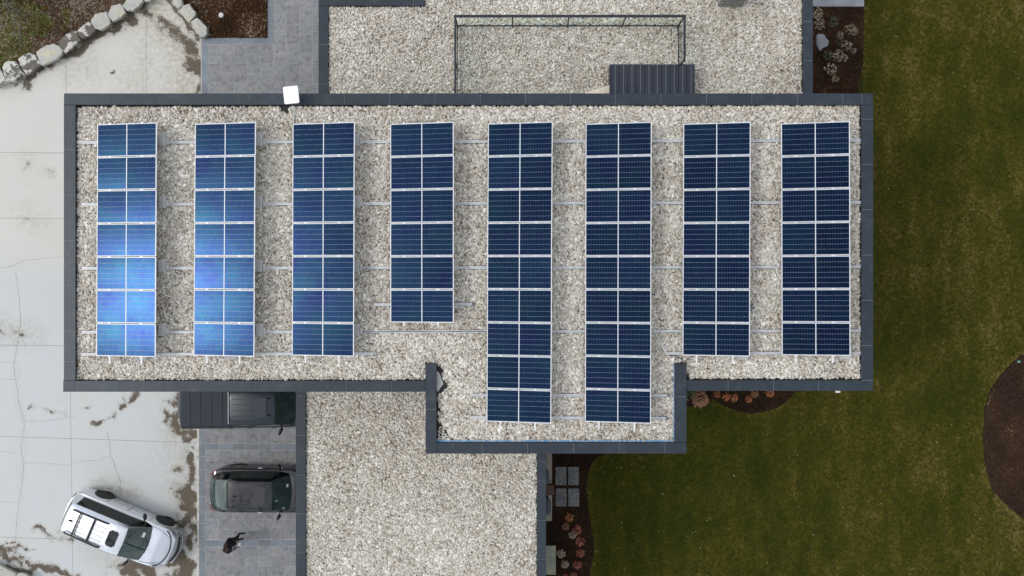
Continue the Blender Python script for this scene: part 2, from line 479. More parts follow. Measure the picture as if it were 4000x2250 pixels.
SILT = [
    ([(530, 1535), (510, 1560), (470, 1590)], 8, .85), ([(482, 1548), (490, 1556)], 6, .8), ([(438, 1618), (415, 1640), (380, 1660)], 7, .72), ([(120, 1600), (240, 1612), (255, 1610)], 4, .45), ([(318, 1596), (340, 1600)], 4, .6),  # polylines in photo pixels, half width, strength
    ([(-40, 352), (60, 325), (110, 305), (170, 272), (205, 250)], 5, 1.0), ([(205, 250), (260, 222), (300, 200)], 11, 1.0), ([(300, 200), (345, 170), (395, 138), (430, 112)], 13, 1.05),
    ([(440, 110), (465, 90), (500, 70), (522, 85)], 10, 1.0), ([(510, 60), (545, 28), (575, 5), (600, -20)], 9, 1.0), ([(88, 322), (106, 330)], 11, 0.95), ([(425, 272), (440, 268)], 3, .8),
    ([(648, -10), (690, 40), (735, 90), (788, 150)], 6, 1.0), ([(575, 45), (592, 58)], 9, .5), ([(600, 90), (608, 105)], 7, .5),
    ([(645, 85), (690, 115), (720, 140)], 15, .72), ([(735, 170), (762, 205), (772, 240)], 22, .95), ([(755, 230), (775, 262)], 22, 1.1), ([(735, 275), (765, 268)], 9, .8), ([(776, 338), (782, 362)], 10, .9),
    ([(695, 1530), (690, 1555), (668, 1568)], 12, .85), ([(655, 1600), (660, 1625), (690, 1620), (700, 1600)], 11, .85), ([(692, 1650), (690, 1680), (730, 1690), (765, 1700)], 17, .95), ([(745, 1720), (772, 1715)], 8, .9),
    ([(762, 1752), (772, 1765)], 8, .9), ([(722, 1770), (752, 1785), (748, 1830)], 13, .95), ([(738, 1860), (748, 1880), (730, 1930), (748, 1955)], 25, 1.0), ([(720, 1985), (745, 2000), (735, 2040)], 15, .95), ([(700, 2020), (720, 2070), (760, 2050)], 14, .85),
    ([(768, 2030), (772, 2110)], 6, .9), ([(730, 2090), (735, 2140)], 9, .8), ([(660, 2185), (710, 2180), (738, 2215), (720, 2240)], 22, 1.0), ([(655, 2240), (690, 2250)], 20, .9), ([(640, 2150), (670, 2130)], 12, .6),
    ([(430, 2212), (500, 2215)], 10, .75), ([(520, 2205), (570, 2200), (590, 2250)], 22, 1.0), ([(430, 2185), (520, 2180)], 6, .5), ([(495, 2235), (540, 2245)], 12, .8),
    ([(-10, 2148), (40, 2172), (80, 2192)], 14, 1.05), ([(20, 2208), (70, 2218), (110, 2238)], 14, 1.0), ([(100, 2205), (160, 2225), (240, 2240), (290, 2262)], 11, 1.0), ([(25, 2118), (60, 2128)], 6, .8), ([(35, 2147), (75, 2147), (108, 2140)], 7, .9), ([(118, 2138), (132, 2140)], 4, .8),
    ([(150, 2062), (190, 2085), (230, 2100), (285, 2105)], 9, .72), ([(240, 2080), (270, 2075)], 12, .7), ([(150, 2072), (185, 2068)], 6, .5),
    ([(0, 1296), (45, 1302), (85, 1308)], 7, .58), ([(55, 1325), (60, 1345)], 5, .5), ([(120, 650), (90, 668)], 6, .42), ([(100, 855), (145, 862)], 5, .42), ([(180, 668), (215, 672)], 7, .35), ([(400, 2105), (440, 2125)], 8, .3),
]
FILM = [([(600, 40), (640, 90), (700, 150), (740, 250), (740, 340)], 60, 1.0), ([(560, 100), (570, 360)], 30, .5), ([(300, 270), (350, 275)], 40, .5), ([(500, 320), (560, 330)], 40, .5), ([(690, 1700), (720, 1950), (700, 2150)], 40, .5),
        ([(0, 1290), (120, 1310)], 30, .6), ([(90, 640), (120, 660)], 30, .3), ([(420, 2120), (560, 2160)], 50, .4), ([(100, 850), (150, 870)], 30, .35), ([(300, 1990), (400, 1900), (520, 1930)], 18, .8), ([(60, 1400), (90, 1700), (80, 2100)], 9, .22)]
def ground_px(x, y):
    return x * FPX / HC + 2000, 1125 - y * FPX / HC
def field(lst, X, Y):
    r = np.zeros(X.shape)
    for pl, rad, st in lst:
        d = np.full(X.shape, 1e9)
        for a, b in zip(pl[:-1], pl[1:]): d = np.minimum(d, segdist(X, Y, a, b))
        r = np.maximum(r, st * np.clip(1 - d / (2.9 * rad), 0, 1))
    return r

def slab(c, seed):
    """c: four corners in photo px (tl, tr, br, bl); each slab is a piece of its own with a fine grid for its stains"""
    q = [P(*p, 0.0) for p in c]
    cen = sum(q, Vector()) / 4
    g = 0.006
    q = [p + Vector((g if p.x < cen.x else -g, g if p.y < cen.y else -g, 0)) for p in q]
    step = 0.05
    nu = max(2, int((q[1] - q[0]).length / step)); nv = max(2, int((q[3] - q[0]).length / step))
    u, v = np.meshgrid(np.linspace(0, 1, nu), np.linspace(0, 1, nv))
    A = [np.array(p) for p in q]
    X = (1 - u) * (1 - v) * A[0][0] + u * (1 - v) * A[1][0] + u * v * A[2][0] + (1 - u) * v * A[3][0]
    Y = (1 - u) * (1 - v) * A[0][1] + u * (1 - v) * A[1][1] + u * v * A[2][1] + (1 - u) * v * A[3][1]
    px, py = ground_px(X, Y)
    wob = (fbm(X * 1.0, Y, 11, 2.6, 5) - 0.5)
    wx = px + 46 * (fbm(X, Y, 31, 1.9, 5) - 0.5); wy = py + 60 * (fbm(X, Y, 41, 1.9, 5) - 0.5)
    silt = field(SILT, wx, wy); silt = np.where(silt > 0.02, silt * 0.93 + 1.35 * wob, silt)
    film = np.clip(field(FILM, wx, wy) * 0.95 + 0.25 * wob, 0, .8)
    cool = np.clip((py - 1000 - 0.1 * px) / 120 + .2, 0, 1) * 0.9 + 0.1 * (px < 300) 
    n = nu * nv
    co = np.stack([X.ravel(), Y.ravel(), np.zeros(n)], 1)
    idx = np.arange(n).reshape(nv, nu)
    a, b, c_, d = idx[:-1, :-1].ravel(), idx[:-1, 1:].ravel(), idx[1:, 1:].ravel(), idx[1:, :-1].ravel()
    f = np.stack([a, d, c_, b], 1)
    me = bpy.data.meshes.new('concrete_slab')
    # rim down into the joint
    rim = list(idx[0, :]) + list(idx[1:, -1]) + list(idx[-1, ::-1][1:]) + list(idx[::-1, 0][1:-1])
    low = co[rim].copy(); low[:, 2] = -0.011
    co = np.vstack([co, low]); m = len(rim)
    sf = [(rim[k], rim[(k + 1) % m], n + (k + 1) % m, n + k) for k in range(m)]
    me.from_pydata(co.tolist(), [], f.tolist() + sf)
    for nm, fl in (('silt', silt), ('film', film), ('cool', cool)):
        at = me.attributes.new(nm, 'FLOAT', 'POINT')
        at.data.foreach_set('value', np.concatenate([fl.ravel(), np.zeros(m)]).astype(np.float32))
    me.materials.append(M_conc)
    o = mesh_obj('concrete_slab', me, DW)
    return o
def jx(py): return 257 + (py - 230) * 28 / 2020
def jy(y0, px): return y0 + px * (0.033 if y0 > 1500 else 0.008)
rows = [-420, 595, 852, 1348, 1704, 2098, 2560]
for r0, r1 in zip(rows[:-1], rows[1:]):
    cols = [-420, None, 571, 784] if r0 < 0 else [-420, None, 770]
    cc = []
    for c in cols: cc.append(lambda y, c=c: jx(y) if c is None else c)
    for a, b in zip(cc[:-1], cc[1:]):
        c4 = []
        for (fx, y) in ((a, r0), (b, r0), (b, r1), (a, r1)):
            x = fx(y); c4.append((x, jy(y, x)))
        slab(c4, 1)

# cracks: narrow broken seams on the slabs
M_crack = mat('crack', (0.24, 0.235, 0.215), 0.95)
CR = [([(418, 1690), (428, 1720), (432, 1755), (430, 1780), (441, 1800), (452, 1830), (462, 1860), (471, 1880), (468, 1920), (470, 1940)], 1.3),
      ([(280, 1812), (310, 1806), (350, 1800), (395, 1797), (430, 1780)], 1.0), ([(95, 1810), (150, 1808), (200, 1812), (250, 1816), (277, 1815)], 1.0),
      ([(96, 1640), (82, 1745), (92, 1815), (88, 1880), (76, 1950), (66, 2030), (60, 2100), (55, 2160)], 1.0), ([(0, 1763), (25, 1765), (65, 1770)], 1.0),
      ([(0, 1047), (30, 1045), (60, 1035), (95, 1018), (150, 1012), (245, 1003)], 1.3), ([(60, 1060), (70, 1130), (78, 1200), (80, 1270), (68, 1340), (60, 1400), (50, 1420), (62, 1480), (72, 1560), (90, 1640)], 1.2),
      ([(0, 1415), (45, 1415)], 1.0), ([(0, 1480), (62, 1483)], 1.0), ([(90, 1645), (170, 1645), (240, 1635), (300, 1625)], 1.0), ([(420, 2125), (418, 2160), (412, 2250)], 1.0),
      ([(0, 1962), (70, 1962)], .8), ([(650, 2010), (690, 2000), (715, 2003)], 1.0), ([(660, 1888), (700, 1889), (740, 1891)], .9), ([(0, 610), (100, 604), (246, 598)], .6)]
for pl, wd in CR:
    pts = []
    for a, b in zip(pl[:-1], pl[1:]):
        k = max(1, int(math.hypot(b[0] - a[0], b[1] - a[1]) / 9))
        for i in range(k):
            pts.append((a[0] + (b[0] - a[0]) * i / k + random.uniform(-1.8, 1.8), a[1] + (b[1] - a[1]) * i / k + random.uniform(-1.8, 1.8)))
    pts.append(pl[-1])
    q = [P(*p, 0.004) for p in pts]; mb = MB(); vs = []
    for i, p in enumerate(q):
        t = (q[min(i + 1, len(q) - 1)] - q[max(i - 1, 0)]).normalized(); nn = Vector((-t.y, t.x, 0))
        hw = wd * 0.0055 * random.uniform(0.4, 1.3)
        vs += [p + nn * hw, p - nn * hw]
    mb.add(vs, [(2 * i, 2 * i + 1, 2 * i + 3, 2 * i + 2) for i in range(len(q) - 1)])
    mb.build('crack', M_crack, DW)
# pale kerb between slabs and pavers
for y0, y1 in ((1500, 1640), (1640, 1782), (1782, 2040), (2040, 2135), (2135, 2420)):
    a, b = P(769.5, y0, .02), P(776.5, y1, .02)
    MB().box(a.x, b.x, b.y + .01, a.y - .01, -0.02, 0.022, ch=.006).build('kerb_stone', M_kerb, DW)
a, b = P(784.5, 150, .02), P(787.5, 365, .02)
MB().box(a.x, b.x, b.y, a.y, -0.02, 0.02).build('kerb_stone', M_kerb, DW)

# ================================================================== pavers
def tile(parent, x0, x1, y0, y1, m, g=1.2):
    a, b = P(x0 + g / 2, y0 + g / 2, 0.03), P(x1 - g / 2, y1 - g / 2, 0.03)
    if b.x - a.x < .03 or a.y - b.y < .03: return
    h = 0.03 + random.uniform(-.0015, .0015)
    MB().box(a.x, b.x, b.y, a.y, -0.01, h, ch=.002).build('paver', m, parent)
PT = tag(empty('north_patio'), 'grey rectangular pavers with slate blue border above the roofline', 'patio', kind='structure')
a, b = P(787, -200, 0), P(1400, 420, 0)
poly = [P(787, 147, 0), P(1044, 147, 0), P(1044, -200, 0), P(1420, -200, 0), P(1420, 460, 0), P(787, 460, 0)]
MB().prism(poly, -0.02, 0.026).build('joint_bed', M_grout, PT)
k = 0
for x in np.arange(812, 1400, 51.05):
    off = 57 if k % 2 else 95.5
    y = off - 76.4 * 4
    while y < 440:
        y0, y1 = y, y + 76.4
        top = 172 if x < 1060 else -150
        if y1 > top + 6: tile(PT, x, x + 51.05, max(y0, top), min(y1, 440), M_paver)
        y += 76.4
    k += 1
y = 172
while y < 440: tile(PT, 787, 812, y, y + 51, M_paverb); y += 51
x = 787
while x < 1044: tile(PT, x, min(x + 51.5, 1044), 147, 172, M_paverb); x += 51.5
tile(PT, 1044, 1069.5, 121, 172, M_paverb)
y = 121
while y > -140: tile(PT, 1044, 1069.5, y - 51, y, M_paverb); y -= 51
PB = tag(empty('garage_apron'), 'grey paver apron under the parked cars with slate blue border rows', 'patio', kind='structure')
MB().prism([P(777, 1440, 0), P(1335, 1440, 0), P(1335, 2420, 0), P(777, 2420, 0)], -0.02, 0.026).build('joint_bed', M_grout, PB)
y = 1420
while y < 2400: tile(PB, 777, 803, y, y + 52, M_paverb); y += 52
for b0, b1 in ((1733, 1759), (2109, 2135)):
    x = 803
    while x < 1330: tile(PB, x, x + 51.5, b0, b1, M_paverb); x += 51.5
def bands(lo, hi, offA, offB, p=77):
    k = 0; x = 803.0
    while x < 1330:
        off = offA if k % 2 == 0 else offB
        y = off - p * 6
        while y < hi:
            y0, y1 = max(y, lo), min(y + p, hi)
            if y1 - y0 > 4: tile(PB, x, x + 51.5, y0, y1, M_paver)
            y += p
        x += 51.5; k += 1
bands(1420, 1733, 1694, 1656)
bands(1759, 2109, 1799, 1837)
bands(2135, 2400, 2212, 2173)

# ================================================================== planting beds
def bed(name, px, m, label, z=0.05):
    poly = [P(*p, z) for p in px]
    o = MB().prism(poly, -0.02, z).build(name, m)
    return tag(o, label, 'bed', kind='structure'), poly
WILD = [(-320, -260), (-320, 372), (-60, 340), (0, 310), (50, 290), (120, 258), (190, 222), (270, 172), (340, 125), (395, 88), (460, 55), (520, 22), (590, -12), (640, -260)]
_, wildpoly = bed('wild_bank', WILD, M_wild, 'rough bank of dead leaves and moss above the boulders')
_, bedB = bed('mulch_bed', [(655, -260), (676, 0), (705, 35), (745, 92), (787, 147), (1044, 147), (1044, -260)], M_mulch, 'brown mulch bed between boulders and paver border')
_, bedC = bed('mulch_bed', [(3060, 24), (3375, 24), (3373, 150), (3372, 250), (3362, 275), (3352, 310), (3350, 460), (3060, 460)], M_mulch, 'dark mulch bed with dried flowers at the upper right house corner')
_, bedD = bed('mulch_bed', [(2660, 1400), (3240, 1400), (3180, 1500), (3100, 1532), (3080, 1562), (3040, 1590), (2990, 1607), (2940, 1614), (2880, 1606), (2820, 1580), (2790, 1560), (2740, 1572), (2690, 1588), (2640, 1590)], M_mulch, 'half round mulch bed with orange plants under the south wall')
_, bedE = bed('mulch_bed', [(1980, 1640), (2380, 1640), (2366, 1771), (2324, 1790), (2302, 1830), (2290, 1900), (2297, 1975), (2308, 2050), (2318, 2110), (2320, 2160), (2308, 2210), (2302, 2260), (2300, 2500), (1980, 2500)], M_mulch, 'dark mulch bed with stepping slabs beside the lower roof')
_, bedF = bed('mulch_bed', [(4400, 1330), (4100, 1370), (3990, 1390), (3950, 1427), (3909, 1471), (3870, 1530), (3850, 1600), (3845, 1690), (3847, 1780), (3857, 1840), (3876, 1905), (3909, 1950), (3953, 1990), (4005, 2028), (4100, 2080), (4400, 2120)], mat('dry_mulch', (0.050, 0.030, 0.019), 0.95, spec=0.05, noise=[(1.5, (0.075, 0.052, 0.038), 0.45, 0.65), (40, (0.03, 0.02, 0.02), 0.4, 0.6)], bump=(45, 0.8)), 'large rounded mulch island in the lawn at the right edge')

# chips
M_chip = ramp_attr_mat('mulch_chips', [(0, (0.018, 0.011, 0.007)), (0.45, (0.050, 0.026, 0.014)), (0.8, (0.095, 0.052, 0.028)), (0.93, (0.16, 0.095, 0.052)), (1, (0.26, 0.21, 0.16))], 0.95, spec=0.03)
def chip(name, m, l, wd, h, seed):
    r = random.Random(seed); mb = MB()
    mb.box(-l / 2, l / 2, -wd / 2, wd / 2, -h / 2, h / 2, M=Matrix.Rotation(r.uniform(-.5, .5), 4, 'X'))
    mb.v = [(x + r.uniform(-.1, .1) * l, y + r.uniform(-.1, .1) * wd, z) for x, y, z in mb.v]
    return mb.mesh(name, m)
C_chip = proto_collection('chips', [chip('chip', M_chip, 1.0, random.uniform(.2, .5), .14, k) for k in range(5)])
G_chip = scatter_group(C_chip)
def chips(name, poly, s, label, size=(.04, .11), tlo=0.0, thi=1.0, z=0.055):
    xs = [p[0] for p in poly]; ys = [p[1] for p in poly]
    x0, x1, y0, y1 = max(min(xs), -24), min(max(xs), 24), max(min(ys), -14), min(max(ys), 14)
    x, y = hexpoints(x0, x1, y0, y1, s, .6)
    k = inpoly(x, y, poly); x, y = x[k], y[k]; n = len(x)
    sc = rng.uniform(*size, n)
    patch = fbm(x, y, 77, .9, 3)
    tone = np.clip(rng.beta(1.6, 2.2, n) * .75 + (patch - .5) * .9 + tlo, 0, thi)
    o = scatter(name, C_chip, G_chip, np.stack([x, y, z + rng.uniform(0, .02, n)], 1), np.stack([sc, sc, sc], 1), np.stack([rng.uniform(-.5, .5, n), rng.uniform(-.5, .5, n), rng.uniform(0, 6.28, n)], 1), tone)
    return tag(o, label, 'mulch')
chips('wood_chips', bedB, .05, 'brown wood chips between the boulders and the pavers', tlo=.36)
chips('wood_chips', bedC, .055, 'dark wood chips at the upper right house corner', tlo=.12)
chips('wood_chips', bedD, .055, 'dark wood chips around the orange plants under the south wall', tlo=-.05)
chips('wood_chips', bedE, .06, 'dark wood chips around the four stepping slabs', tlo=-.12)
chips('wood_chips', bedF, .055, 'dry wood chips in the round island at the right edge', tlo=.10, size=(.03, .09))
chips('leaf_litter', wildpoly, .055, 'dead leaves and twigs on the rough bank above the boulders', tlo=.50)

# grass
M_grass = None
def grass_material():
    m = bpy.data.materials.new('grass_blades'); m.use_nodes = True
    t = m.node_tree; b = t.nodes['Principled BSDF']; b.inputs['Roughness'].default_value = 0.85; b.inputs['Specular IOR Level'].default_value = 0.05
    a = t.nodes.new('ShaderNodeAttribute'); a.attribute_type = 'INSTANCER'; a.attribute_name = 'tone'
    r = t.nodes.new('ShaderNodeValToRGB'); els = r.color_ramp.elements
    stops = [(0, (0.028, 0.042, 0.004)), (.35, (0.052, 0.060, 0.006)), (.6, (0.084, 0.076, 0.010)), (.85, (0.125, 0.100, 0.020)), (1, (0.20, 0.16, 0.05))]
    while len(els) < len(stops): els.new(.5)
    for e, (p, c) in zip(els, stops): e.position = p; e.color = (*c, 1)
    t.links.new(a.outputs['Fac'], r.inputs['Fac']); t.links.new(r.outputs[0], b.inputs['Base Color'])
    return m
M_grass = grass_material()
def tuft(seed):
    r = random.Random(seed); mb = MB()
    for _ in range(16):
        a = r.uniform(0, 6.28); d = r.uniform(0, .55); x, y = d * math.cos(a), d * math.sin(a)
        b = r.uniform(0, 6.28); ln = r.uniform(.35, .75); h = r.uniform(.12, .38); w_ = .05
        dx, dy = math.cos(b), math.sin(b)
        mb.add([(x - dy * w_, y + dx * w_, 0), (x + dy * w_, y - dx * w_, 0), (x + dx * ln, y + dy * ln, h)], [(0, 1, 2)])
    return mb.mesh('tuft', M_grass)
C_grass = proto_collection('tufts', [tuft(k) for k in range(5)])
G_grass = scatter_group(C_grass)
BEDS = [bedC, bedD, bedE, bedF]
x, y = hexpoints(1.0, 25, -14.5, 14.5, .095, .5)
k = np.ones(len(x), bool)
for q in BEDS: k &= ~inpoly(x, y, q)
k &= ~((y > 6.0) & (x < P(3372, 0, 0).x)) & ~((x < 11.2) & (y > -3.1)) & ~((x < 5.35) & (y > -5.1))
x, y = x[k], y[k]; n = len(x)
edge = np.zeros(n)
for q in BEDS:
    d = np.full(n, 9.0)
    for i in range(len(q)): d = np.minimum(d, segdist(x, y, q[i], q[(i + 1) % len(q)]))
    edge = np.maximum(edge, np.clip(1 - d / .35, 0, 1))
tone = fbm(x, y, 5, .35, 3) * .55 + fbm(x * 2.2, y * .7, 15, 1.2, 4) * .5 + rng.normal(0, .12, n) - .10 + edge * .22 + .10 * np.clip((x - 14) / 10, -1, 1) + .12 * np.clip((-y - 8) / 6, 0, 1) + .022 * np.sin(x * 2 * math.pi / 1.1 + .4 * np.sin(y * .3)) * (fbm(x, y, 88, .25, 2) - .2) * 2
tone = np.clip((tone - .42) * 1.35 + .44, 0, 1)
sc = rng.uniform(.10, .17, n)
o = scatter('grass', C_grass, G_grass, np.stack([x, y, np.full(n, -.028)], 1), np.stack([sc, sc, sc * .7], 1), np.stack([np.zeros(n), np.zeros(n), rng.uniform(0, 6.28, n)], 1), tone)
tag(o, 'short patchy green and tan lawn grass right of the house', 'grass')
M_moss = ramp_attr_mat('moss_green', [(0, (0.055, 0.105, 0.012)), (1, (0.14, 0.21, 0.035))], .9)
mm_ = []
for me in [q.data for q in C_grass.objects]:
    m3 = me.copy(); m3.materials.clear(); m3.materials.append(M_moss); mm_.append(m3)
C_moss = proto_collection('moss_tufts', mm_); G_moss = scatter_group(C_moss)
x, y = hexpoints(wildpoly[0][0], -15, 9, 14, .08, .6)
k = inpoly(x, y, wildpoly) & (fbm(x, y, 61, .8, 3) > .51) & (x > -25); x, y = x[k], y[k]; n = len(x)
sc = rng.uniform(.12, .22, n)
o = scatter('moss', C_moss, G_moss, np.stack([x, y, np.full(n, .05)], 1), np.stack([sc, sc, sc * .4], 1), np.stack([np.zeros(n), np.zeros(n), rng.uniform(0, 6.28, n)], 1), rng.uniform(0, 1, n))
tag(o, 'green mossy patches on the rough bank above the boulders', 'moss')

# fallen leaves on the lawn
M_leafd = ramp_attr_mat('dry_leaf', [(0, (0.22, 0.18, 0.11)), (1, (0.50, 0.47, 0.38))], .8)
mbl = MB(); mbl.add([(-.5, 0, 0), (0, -.28, .05), (.5, 0, .12), (0, .3, .02), (0, 0, -.03)], [(0, 1, 4), (1, 2, 4), (2, 3, 4), (3, 0, 4)])
C_leaf = proto_collection('leaves', [mbl.mesh('leaf', M_leafd)])
G_leaf = scatter_group(C_leaf)
n = 620
x = rng.uniform(2, 24, n); y = rng.uniform(-13.5, 13.5, n)
k = ~((x < 11.4) & (y > -3.3)) & ~((x < 5.4) & (y > -5.4)) & (rng.random(n) < np.where((x < 9) & (y < 0), 1.0, .45))
x, y = x[k], y[k]; n = len(x); sc = rng.uniform(.03, .075, n)
o = scatter('fallen_leaves', C_leaf, G_leaf, np.stack([x, y, np.full(n, .06)], 1), np.stack([sc, sc, sc], 1), np.stack([rng.uniform(-.4, .4, n), rng.uniform(-.4, .4, n), rng.uniform(0, 6.28, n)], 1), rng.random(n))
tag(o, 'small pale dead leaves scattered over the lawn', 'leaves')

# ================================================================== boulders
def boulder(px, h, label, m, seed):
    r = random.Random(seed)
    pts = [P(*p, 0) for p in px]
    c = sum(pts, Vector()) / len(pts)
    # refine outline
    ring = []
    for i in range(len(pts)):
        a, b = pts[i], pts[(i + 1) % len(pts)]
        for k in range(3):
            t = k / 3; p = a.lerp(b, t); ring.append(p + Vector((r.uniform(-.012, .012), r.uniform(-.012, .012), 0)))
    n = len(ring); away = Vector((c.x, c.y, 0)).normalized()
    # ground ring = outline; upper rings pulled in and set back so that the outline as a whole stays as measured
    mb = MB(); vs = []
    for f, z in ((1.0, -0.02), (1.03, .35 * h), (1.0, .86 * h), (.93, .99 * h), (.5, 1.01 * h)):
        k = (HC - z) / HC
        for p in ring:
            q = c + (p - c) * f * 1.05
            q = Vector((q.x * k, q.y * k, 0)) - away * 0.10 * (0.6 - z / h)
            vs.append((q.x + r.uniform(-.014, .014), q.y + r.uniform(-.014, .014), z + r.uniform(-.012, .012)))
    fs = []
    for L in range(4):
        for k in range(n):
            fs.append((L * n + k, L * n + (k + 1) % n, (L + 1) * n + (k + 1) % n, (L + 1) * n + k))
    vs.append((c.x * (HC - h) / HC, c.y * (HC - h) / HC, 1.03 * h)); ci = len(vs) - 1
    for k in range(n): fs.append((4 * n + k, 4 * n + (k + 1) % n, ci))
    mb.add(vs, fs)
    o = mb.build('boulder', m, smooth=24)
    return tag(o, label, 'boulder', 'limestone boulders edging the driveway')
BO = [([(-30, 262), (3, 270), (16, 290), (26, 322), (0, 335), (-30, 338)], 'boulder cut by the left picture edge, dirt on top', M_rockdirt),
      ([(14, 262), (22, 247), (38, 240), (62, 243), (78, 262), (84, 278), (97, 288), (60, 314), (26, 320), (18, 292)], 'rounded boulder covered in grey dirt, first whole one from the left', M_rockdirt),
      ([(76, 232), (90, 220), (117, 210), (140, 218), (149, 235), (165, 252), (135, 275), (104, 289), (86, 268)], 'blocky boulder with a flat brown dirt top and pale rim', M_rockdirt),
      ([(146, 204), (170, 186), (210, 173), (235, 182), (247, 200), (244, 212), (222, 234), (170, 256), (155, 235)], 'long cream boulder with small dark spots left of the slab joint', M_rock),
      ([(233, 162), (250, 145), (285, 122), (302, 128), (317, 157), (295, 175), (258, 209), (240, 185)], 'white boulder with a dirty upper half and pointed lower end', M_rockdirt),
      ([(304, 124), (325, 105), (347, 87), (360, 95), (374, 120), (350, 142), (322, 152), (308, 138)], 'small squarish boulder with a dirt smear in its middle', M_rockdirt),
      ([(357, 86), (372, 60), (400, 52), (417, 46), (433, 88), (428, 99), (400, 117), (375, 110)], 'pale greenish boulder with a broad flat top', M_rock),
      ([(423, 58), (440, 25), (470, 17), (485, 30), (491, 52), (470, 72), (445, 85), (430, 72)], 'clean white round boulder second from the top of the left row', M_rock),
      ([(484, 22), (498, 0), (520, -22), (555, -14), (560, 8), (540, 30), (520, 43), (498, 42), (488, 32)], 'wide pale boulder at the top edge of the left row', M_rock),
      ([(560, -22), (590, -30), (604, -8), (586, 6), (568, 8)], 'boulder mostly cut off by the top picture edge', M_rock),
      ([(676, -2), (668, -30), (700, -36), (716, 22), (703, 33), (692, 32)], 'boulder at the top of the short right row', M_rock),
      ([(706, 40), (718, 25), (740, 18), (750, 35), (765, 48), (767, 57), (752, 78), (741, 90), (725, 72), (711, 56)], 'light grey boulder with one dark moss spot beside the mulch', M_rock),
      ([(747, 88), (774, 72), (790, 90), (809, 107), (811, 135), (800, 145), (788, 147), (765, 120)], 'cream boulder touching the corner of the paver border', M_rock),
      ([(-40, 2196), (0, 2206), (30, 2222), (66, 2240), (52, 2275), (-40, 2290)], 'grey boulder in the lower left picture corner', M_rock),
      ([(60, 2256), (75, 2238), (100, 2240), (120, 2254), (110, 2290), (65, 2290)], 'top of a boulder at the bottom edge near the lower left corner', M_rock)]
for i, (px, lb, m) in enumerate(BO): boulder(px, .34 + .06 * random.random(), lb, m, 100 + i)

# ================================================================== house
H = tag(empty('house', (0, 0, 0)), 'modern flat roofed house with gravel roofs and dark metal copings', 'house')
def rc(px0, py0, px1, py1, z):
    a, b = P(px0, py0, z), P(px1, py1, z)
    return a.x, b.x, b.y, a.y
mainO = [P(*p, Z_MAIN) for p in ((248, 368), (3411, 362), (3413, 1527), (2681, 1527), (2681, 1771), (1663, 1771), (1663, 1531), (245, 1531))]
def inset(poly, d):
    n = len(poly); out = []
    area = sum(poly[i][0] * poly[(i + 1) % n][1] - poly[(i + 1) % n][0] * poly[i][1] for i in range(n))
    s = 1 if area > 0 else -1
    for i in range(n):
        p0, p1, p2 = poly[i - 1], poly[i], poly[(i + 1) % n]
        e1 = Vector((p1[0] - p0[0], p1[1] - p0[1])).normalized(); e2 = Vector((p2[0] - p1[0], p2[1] - p1[1])).normalized()
        n1 = Vector((-e1.y, e1.x)) * s; n2 = Vector((-e2.y, e2.x)) * s
        m = (n1 + n2); m = m / max(m.dot(n1), .2)
        out.append(Vector((p1[0] + m.x * d, p1[1] + m.y * d, 0)))
    return out
MB().prism(inset(mainO, .10), -0.02, G_MAIN - .03).build('upper_walls', M_stucco, H)
MB().prism(inset(mainO, .25), G_MAIN - .03, G_MAIN - .005).build('roof_membrane', M_membrane, H)

COP_T = .055
def coping_run(x0, x1, y0, y1, z, joints, axis, gap=.010):
    """one straight run of coping, cut at the joints; rect in metres, joints in metres along the axis"""
    js = [j for j in sorted(joints) if (x0 if axis == 'x' else y0) + .02 < j < (x1 if axis == 'x' else y1) - .02]
    ed = [x0 if axis == 'x' else y0] + js + [x1 if axis == 'x' else y1]
    for a, b in zip(ed[:-1], ed[1:]):
        g0 = 0 if a == ed[0] else gap / 2; g1 = 0 if b == ed[-1] else gap / 2
        if axis == 'x': MB().box(a + g0, b - g1, y0, y1, z - COP_T, z, ch=.006).build('coping', M_coping, H)
        else: MB().box(x0, x1, a + g0, b - g1, z - COP_T, z, ch=.006).build('coping', M_coping, H)
    MB().box(x0 + .012, x1 - .012, y0 + .012, y1 - .012, z - .30, z - .012).build('parapet', M_joint, H)
    if z == Z_MAIN or True:
        MB().box(x0 + .008, x1 - .008, y0 + .008, y1 - .008, z - .34, z - COP_T - .002).build('parapet_flashing', M_membrane, H)
def jxs(lst, z): return [P(p, 0, z).x for p in lst]
def jys(lst, z): return [P(0, p, z).y for p in lst]
zm = Z_MAIN
N0, N1 = P(0, 365.5, zm).y, P(0, 409, zm).y          # north run (y max, y min)
coping_run(P(249.5, 0, zm).x, P(3410, 0, zm).x, N1, P(0, 364.5, zm).y, zm, jxs([438, 614, 792, 969, 1167, 1344.5, 1521, 1698, 1875.5, 2051.7, 2228.7, 2405, 2582, 2759.6, 2937, 3114.8, 3292.3, 3366.8], zm), 'x')
coping_run(P(249, 0, zm).x, P(295, 0, zm).x, P(0, 1487, zm).y, N1 - .006, zm, jys([585, 761.6, 939, 1117, 1293.6, 1412], zm), 'y')
coping_run(P(3366, 0, zm).x, P(3411.5, 0, zm).x, P(0, 1526.5, zm).y, N1 - .006, zm, jys([465, 642, 819, 996, 1173, 1350, 1486], zm), 'y')
coping_run(P(246.5, 0, zm).x, P(1662, 0, zm).x, P(0, 1530.5, zm).y, P(0, 1487.5, zm).y, zm, jxs([292, 464, 641, 820, 996.5, 1174, 1351, 1528], zm), 'x')
coping_run(P(1663, 0, zm).x, P(1705.5, 0, zm).x, P(0, 1770.5, zm).y, P(0, 1419, zm).y, zm + .06, jys([1597.7], zm), 'y')
coping_run(P(1706, 0, zm).x, P(2680.3, 0, zm).x, P(0, 1770.5, zm).y, P(0, 1728, zm).y, zm + .058, jxs([1882.7, 2060, 2239.6, 2417, 2595.8], zm), 'x')
